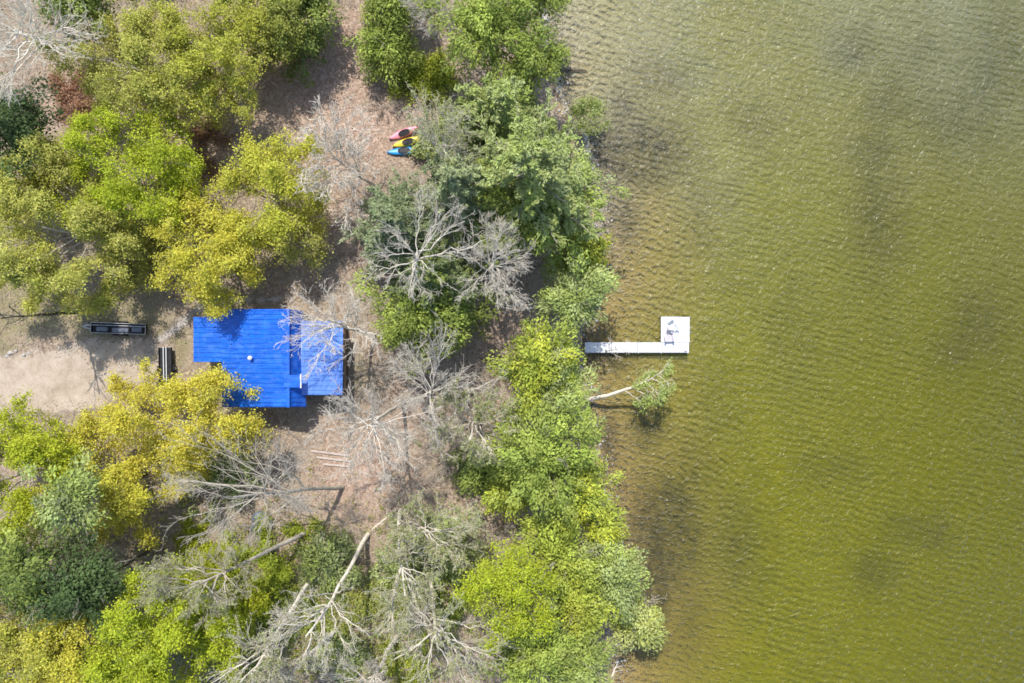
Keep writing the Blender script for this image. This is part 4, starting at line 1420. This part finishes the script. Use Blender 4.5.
q = P(168.5, 366)
t = thing('boat_trailer', 'narrow black trailer with two white runners beside the blue roofed house', 'trailer', q, math.radians(91))
bd = MB().box((-1.55, -.5, .40), (1.6, .5, .46))
bd.build('deck', M_BLACK, t, .01)
ru = MB()
for s_ in (-.10, .13):
    ru.box((-2.6, s_ - .035, .52), (1.66, s_ + .035, .60))
ru.build('runner', M_PALE, t)
ru = MB()
for x in (-1.3, 0, 1.4):
    ru.box((x - .04, -.47, .465), (x + .04, .47, .518))
ru.build('cross_bar', M_BLACK, t)
sd = MB()
for s_ in (-1, 1):
    sd.box((-1.55, s_ * .52 - .025, .38), (1.6, s_ * .52 + .025, .62))
sd.build('side_rail', M_BLACK, t)
MB().bar((-1.55, 0, .40), (-3.0, 0, .40), .09).build('tongue', M_BLACK, t)
for s_ in (-1, 1):
    wheel(t, -.2, s_ * .66)

# ------------------------------------------------------------------ loose things on the ground
for i, (px, py, ln, an, lab) in enumerate([(331, 453, 3.4, -7, 'long pale weathered board, first of the three lying below the porch'),
                                           (334, 459, 3.0, -7, 'pale weathered board lying between two others below the porch'),
                                           (337, 465, 2.4, -5, 'shortest pale weathered board, beside the forked bare tree')]):
    q = P(px, py)
    o = MB().box((-ln / 2, -.09, 0), (ln / 2, .09, .05)).box((-ln / 2 + .3, -.11, -.1), (-ln / 2 + .42, .11, -.002)).box((ln / 2 - .42, -.11, -.1), (ln / 2 - .3, .11, -.002)).build('board', M_BOARD, None, .008)
    o.location = (q[0], q[1], q[2] + .10)
    o.rotation_euler = (0, 0, math.radians(an))
    tag(o, lab, 'board', 'pale boards lying below the porch')


def lumpy(name, m, loc, sx, sy, sz, seed, parent=None, sub=3):
    import bmesh
    bm = bmesh.new()
    bmesh.ops.create_icosphere(bm, subdivisions=sub, radius=1)
    r_ = random.Random(seed)
    ph = [r_.uniform(0, 6) for _ in range(6)]
    for v_ in bm.verts:
        c_ = v_.co
        f = 1 + .16 * math.sin(3.1 * c_.x + ph[0]) + .13 * math.sin(4.3 * c_.y + ph[1] + c_.z) + .10 * math.sin(6.7 * c_.z + ph[2] + 2 * c_.x)
        v_.co = Vector((c_.x * sx * f, c_.y * sy * f, max(c_.z, -.3) * sz * f))
    me = bpy.data.meshes.new(name)
    bm.to_mesh(me)
    bm.free()
    me.materials.append(m)
    for p_ in me.polygons:
        p_.use_smooth = True
    o = link(name, me, parent)
    o.location = loc
    return o


for i, (px, py, s_) in enumerate([(11, 353, .2), (16, 351, .14), (24, 355, .16), (29, 353, .12), (7, 356, .12)]):
    q = P(px, py)
    o = lumpy('rock', M_STONE, (q[0], q[1], q[2] + s_ * .15), s_ * 1.15, s_, s_ * .7, 30 + i)
    tag(o, 'pale fieldstone in the little cluster between grassy yard and sandy drive', 'rock', 'fieldstones beside the drive')
q = P(262, 522)
o = lumpy('tarp', M_TARP, (q[0], q[1], q[2] + .12), 1.0, .75, .55, 71, sub=4)
tag(o, 'grey blue tarp bundled on the ground under bare branches', 'tarp')


def log(label, a, b, r, m, za=None, zb=None, sag=0., name='fallen_log'):
    pa, pb = P(*a, za), P(*b, zb)
    o = MB()
    pts = []
    for i in range(9):
        f = i / 8
        p_ = pa + (pb - pa) * f
        pts.append((p_[0] - pa[0] + .04 * math.sin(f * 7), p_[1] - pa[1] + .05 * math.sin(f * 5 + 1), p_[2] - pa[2]))
    t_ = thing(name, label, 'log', pa, group='fallen logs')
    o.tube(pts, [r * (1 - .5 * i / 8) for i in range(9)], 9).build('stem', m, t_, smooth=True)
    s_ = MB()
    for f, sd_ in ((.45, 1), (.65, -1), (.8, 1)):
        p_ = Vector(pts[int(f * 8)])
        d_ = Vector(pts[8]).normalized()
        n_ = d_.cross(Vector((0, 0, 1))) * sd_
        s_.tube([p_, p_ + d_ * .35 + n_ * .3 + Vector((0, 0, .08)), p_ + d_ * .6 + n_ * .7 + Vector((0, 0, .1))], [r * .35, r * .25, r * .12], 5)
    s_.build('branch_stub', m, t_)
    return t_


log('dark log lying across the waterline near the top of the shore', (553, 69), (586, 70), .10, M_BARKD, .16, .02)
log('short bleached log at the waterline by the bottom edge', (611, 678), (617, 664), .09, M_DEAD, .14, .10)
log('dark fallen trunk pointing at the bare tree in the top corner', (100, 52), (48, 18), .20, M_BARKD, 3.0, 3.1)
log('pale fallen trunk slanting through the dirt clearing above the tall bare trees', (368, 533), (398, 508), .09, M_DEAD, 2.3, 2.3)

# ------------------------------------------------------------------ light, sky, camera
EL, AZ = 57., -11.    # sun elevation; azimuth from the top of the photo
el, az = math.radians(EL), math.radians(AZ)
to_sun = Vector((math.sin(az) * math.cos(el), math.cos(az) * math.cos(el), math.sin(el)))
sun = bpy.data.lights.new('sun', 'SUN')
sun.energy = 2.95
sun.angle = math.radians(.5)
sun.color = (1, .955, .88)
so = bpy.data.objects.new('sun', sun)
COL.objects.link(so)
so.rotation_euler = (-to_sun).to_track_quat('-Z', 'Y').to_euler()
so.location = to_sun * 200

wd = bpy.data.worlds.new('World')
SC.world = wd
wd.use_nodes = True
nt = wd.node_tree
bg = nt.nodes['Background']
sky = nt.nodes.new('ShaderNodeTexSky')
sky.sky_type = 'NISHITA'
sky.sun_disc = False
sky.sun_elevation = el
sky.sun_rotation = az
nt.links.new(sky.outputs[0], bg.inputs['Color'])
bg.inputs['Strength'].default_value = .15

cam = bpy.data.cameras.new('camera')
cam.sensor_width = 36
cam.lens = 18 / (512 * S / H)
cam.clip_end = 5000
co = bpy.data.objects.new('camera', cam)
COL.objects.link(co)
co.location = (0, 0, H)
co.rotation_euler = (0, 0, 0)
SC.camera = co

SC.view_settings.view_transform = 'Standard'
SC.view_settings.look = 'None'
SC.view_settings.exposure = 0.88
SC.view_settings.gamma = 1
SC.view_settings.use_curve_mapping = False
SC.render.engine = 'CYCLES'
SC.cycles.use_denoising = True
SC.cycles.pixel_filter_type = 'BLACKMAN_HARRIS'
SC.cycles.filter_width = 1.65
SC.cycles.max_bounces = 8
SC.cycles.transparent_max_bounces = 16
SC.cycles.caustics_reflective = False
SC.cycles.caustics_refractive = False
SC.cycles.sample_clamp_indirect = 4
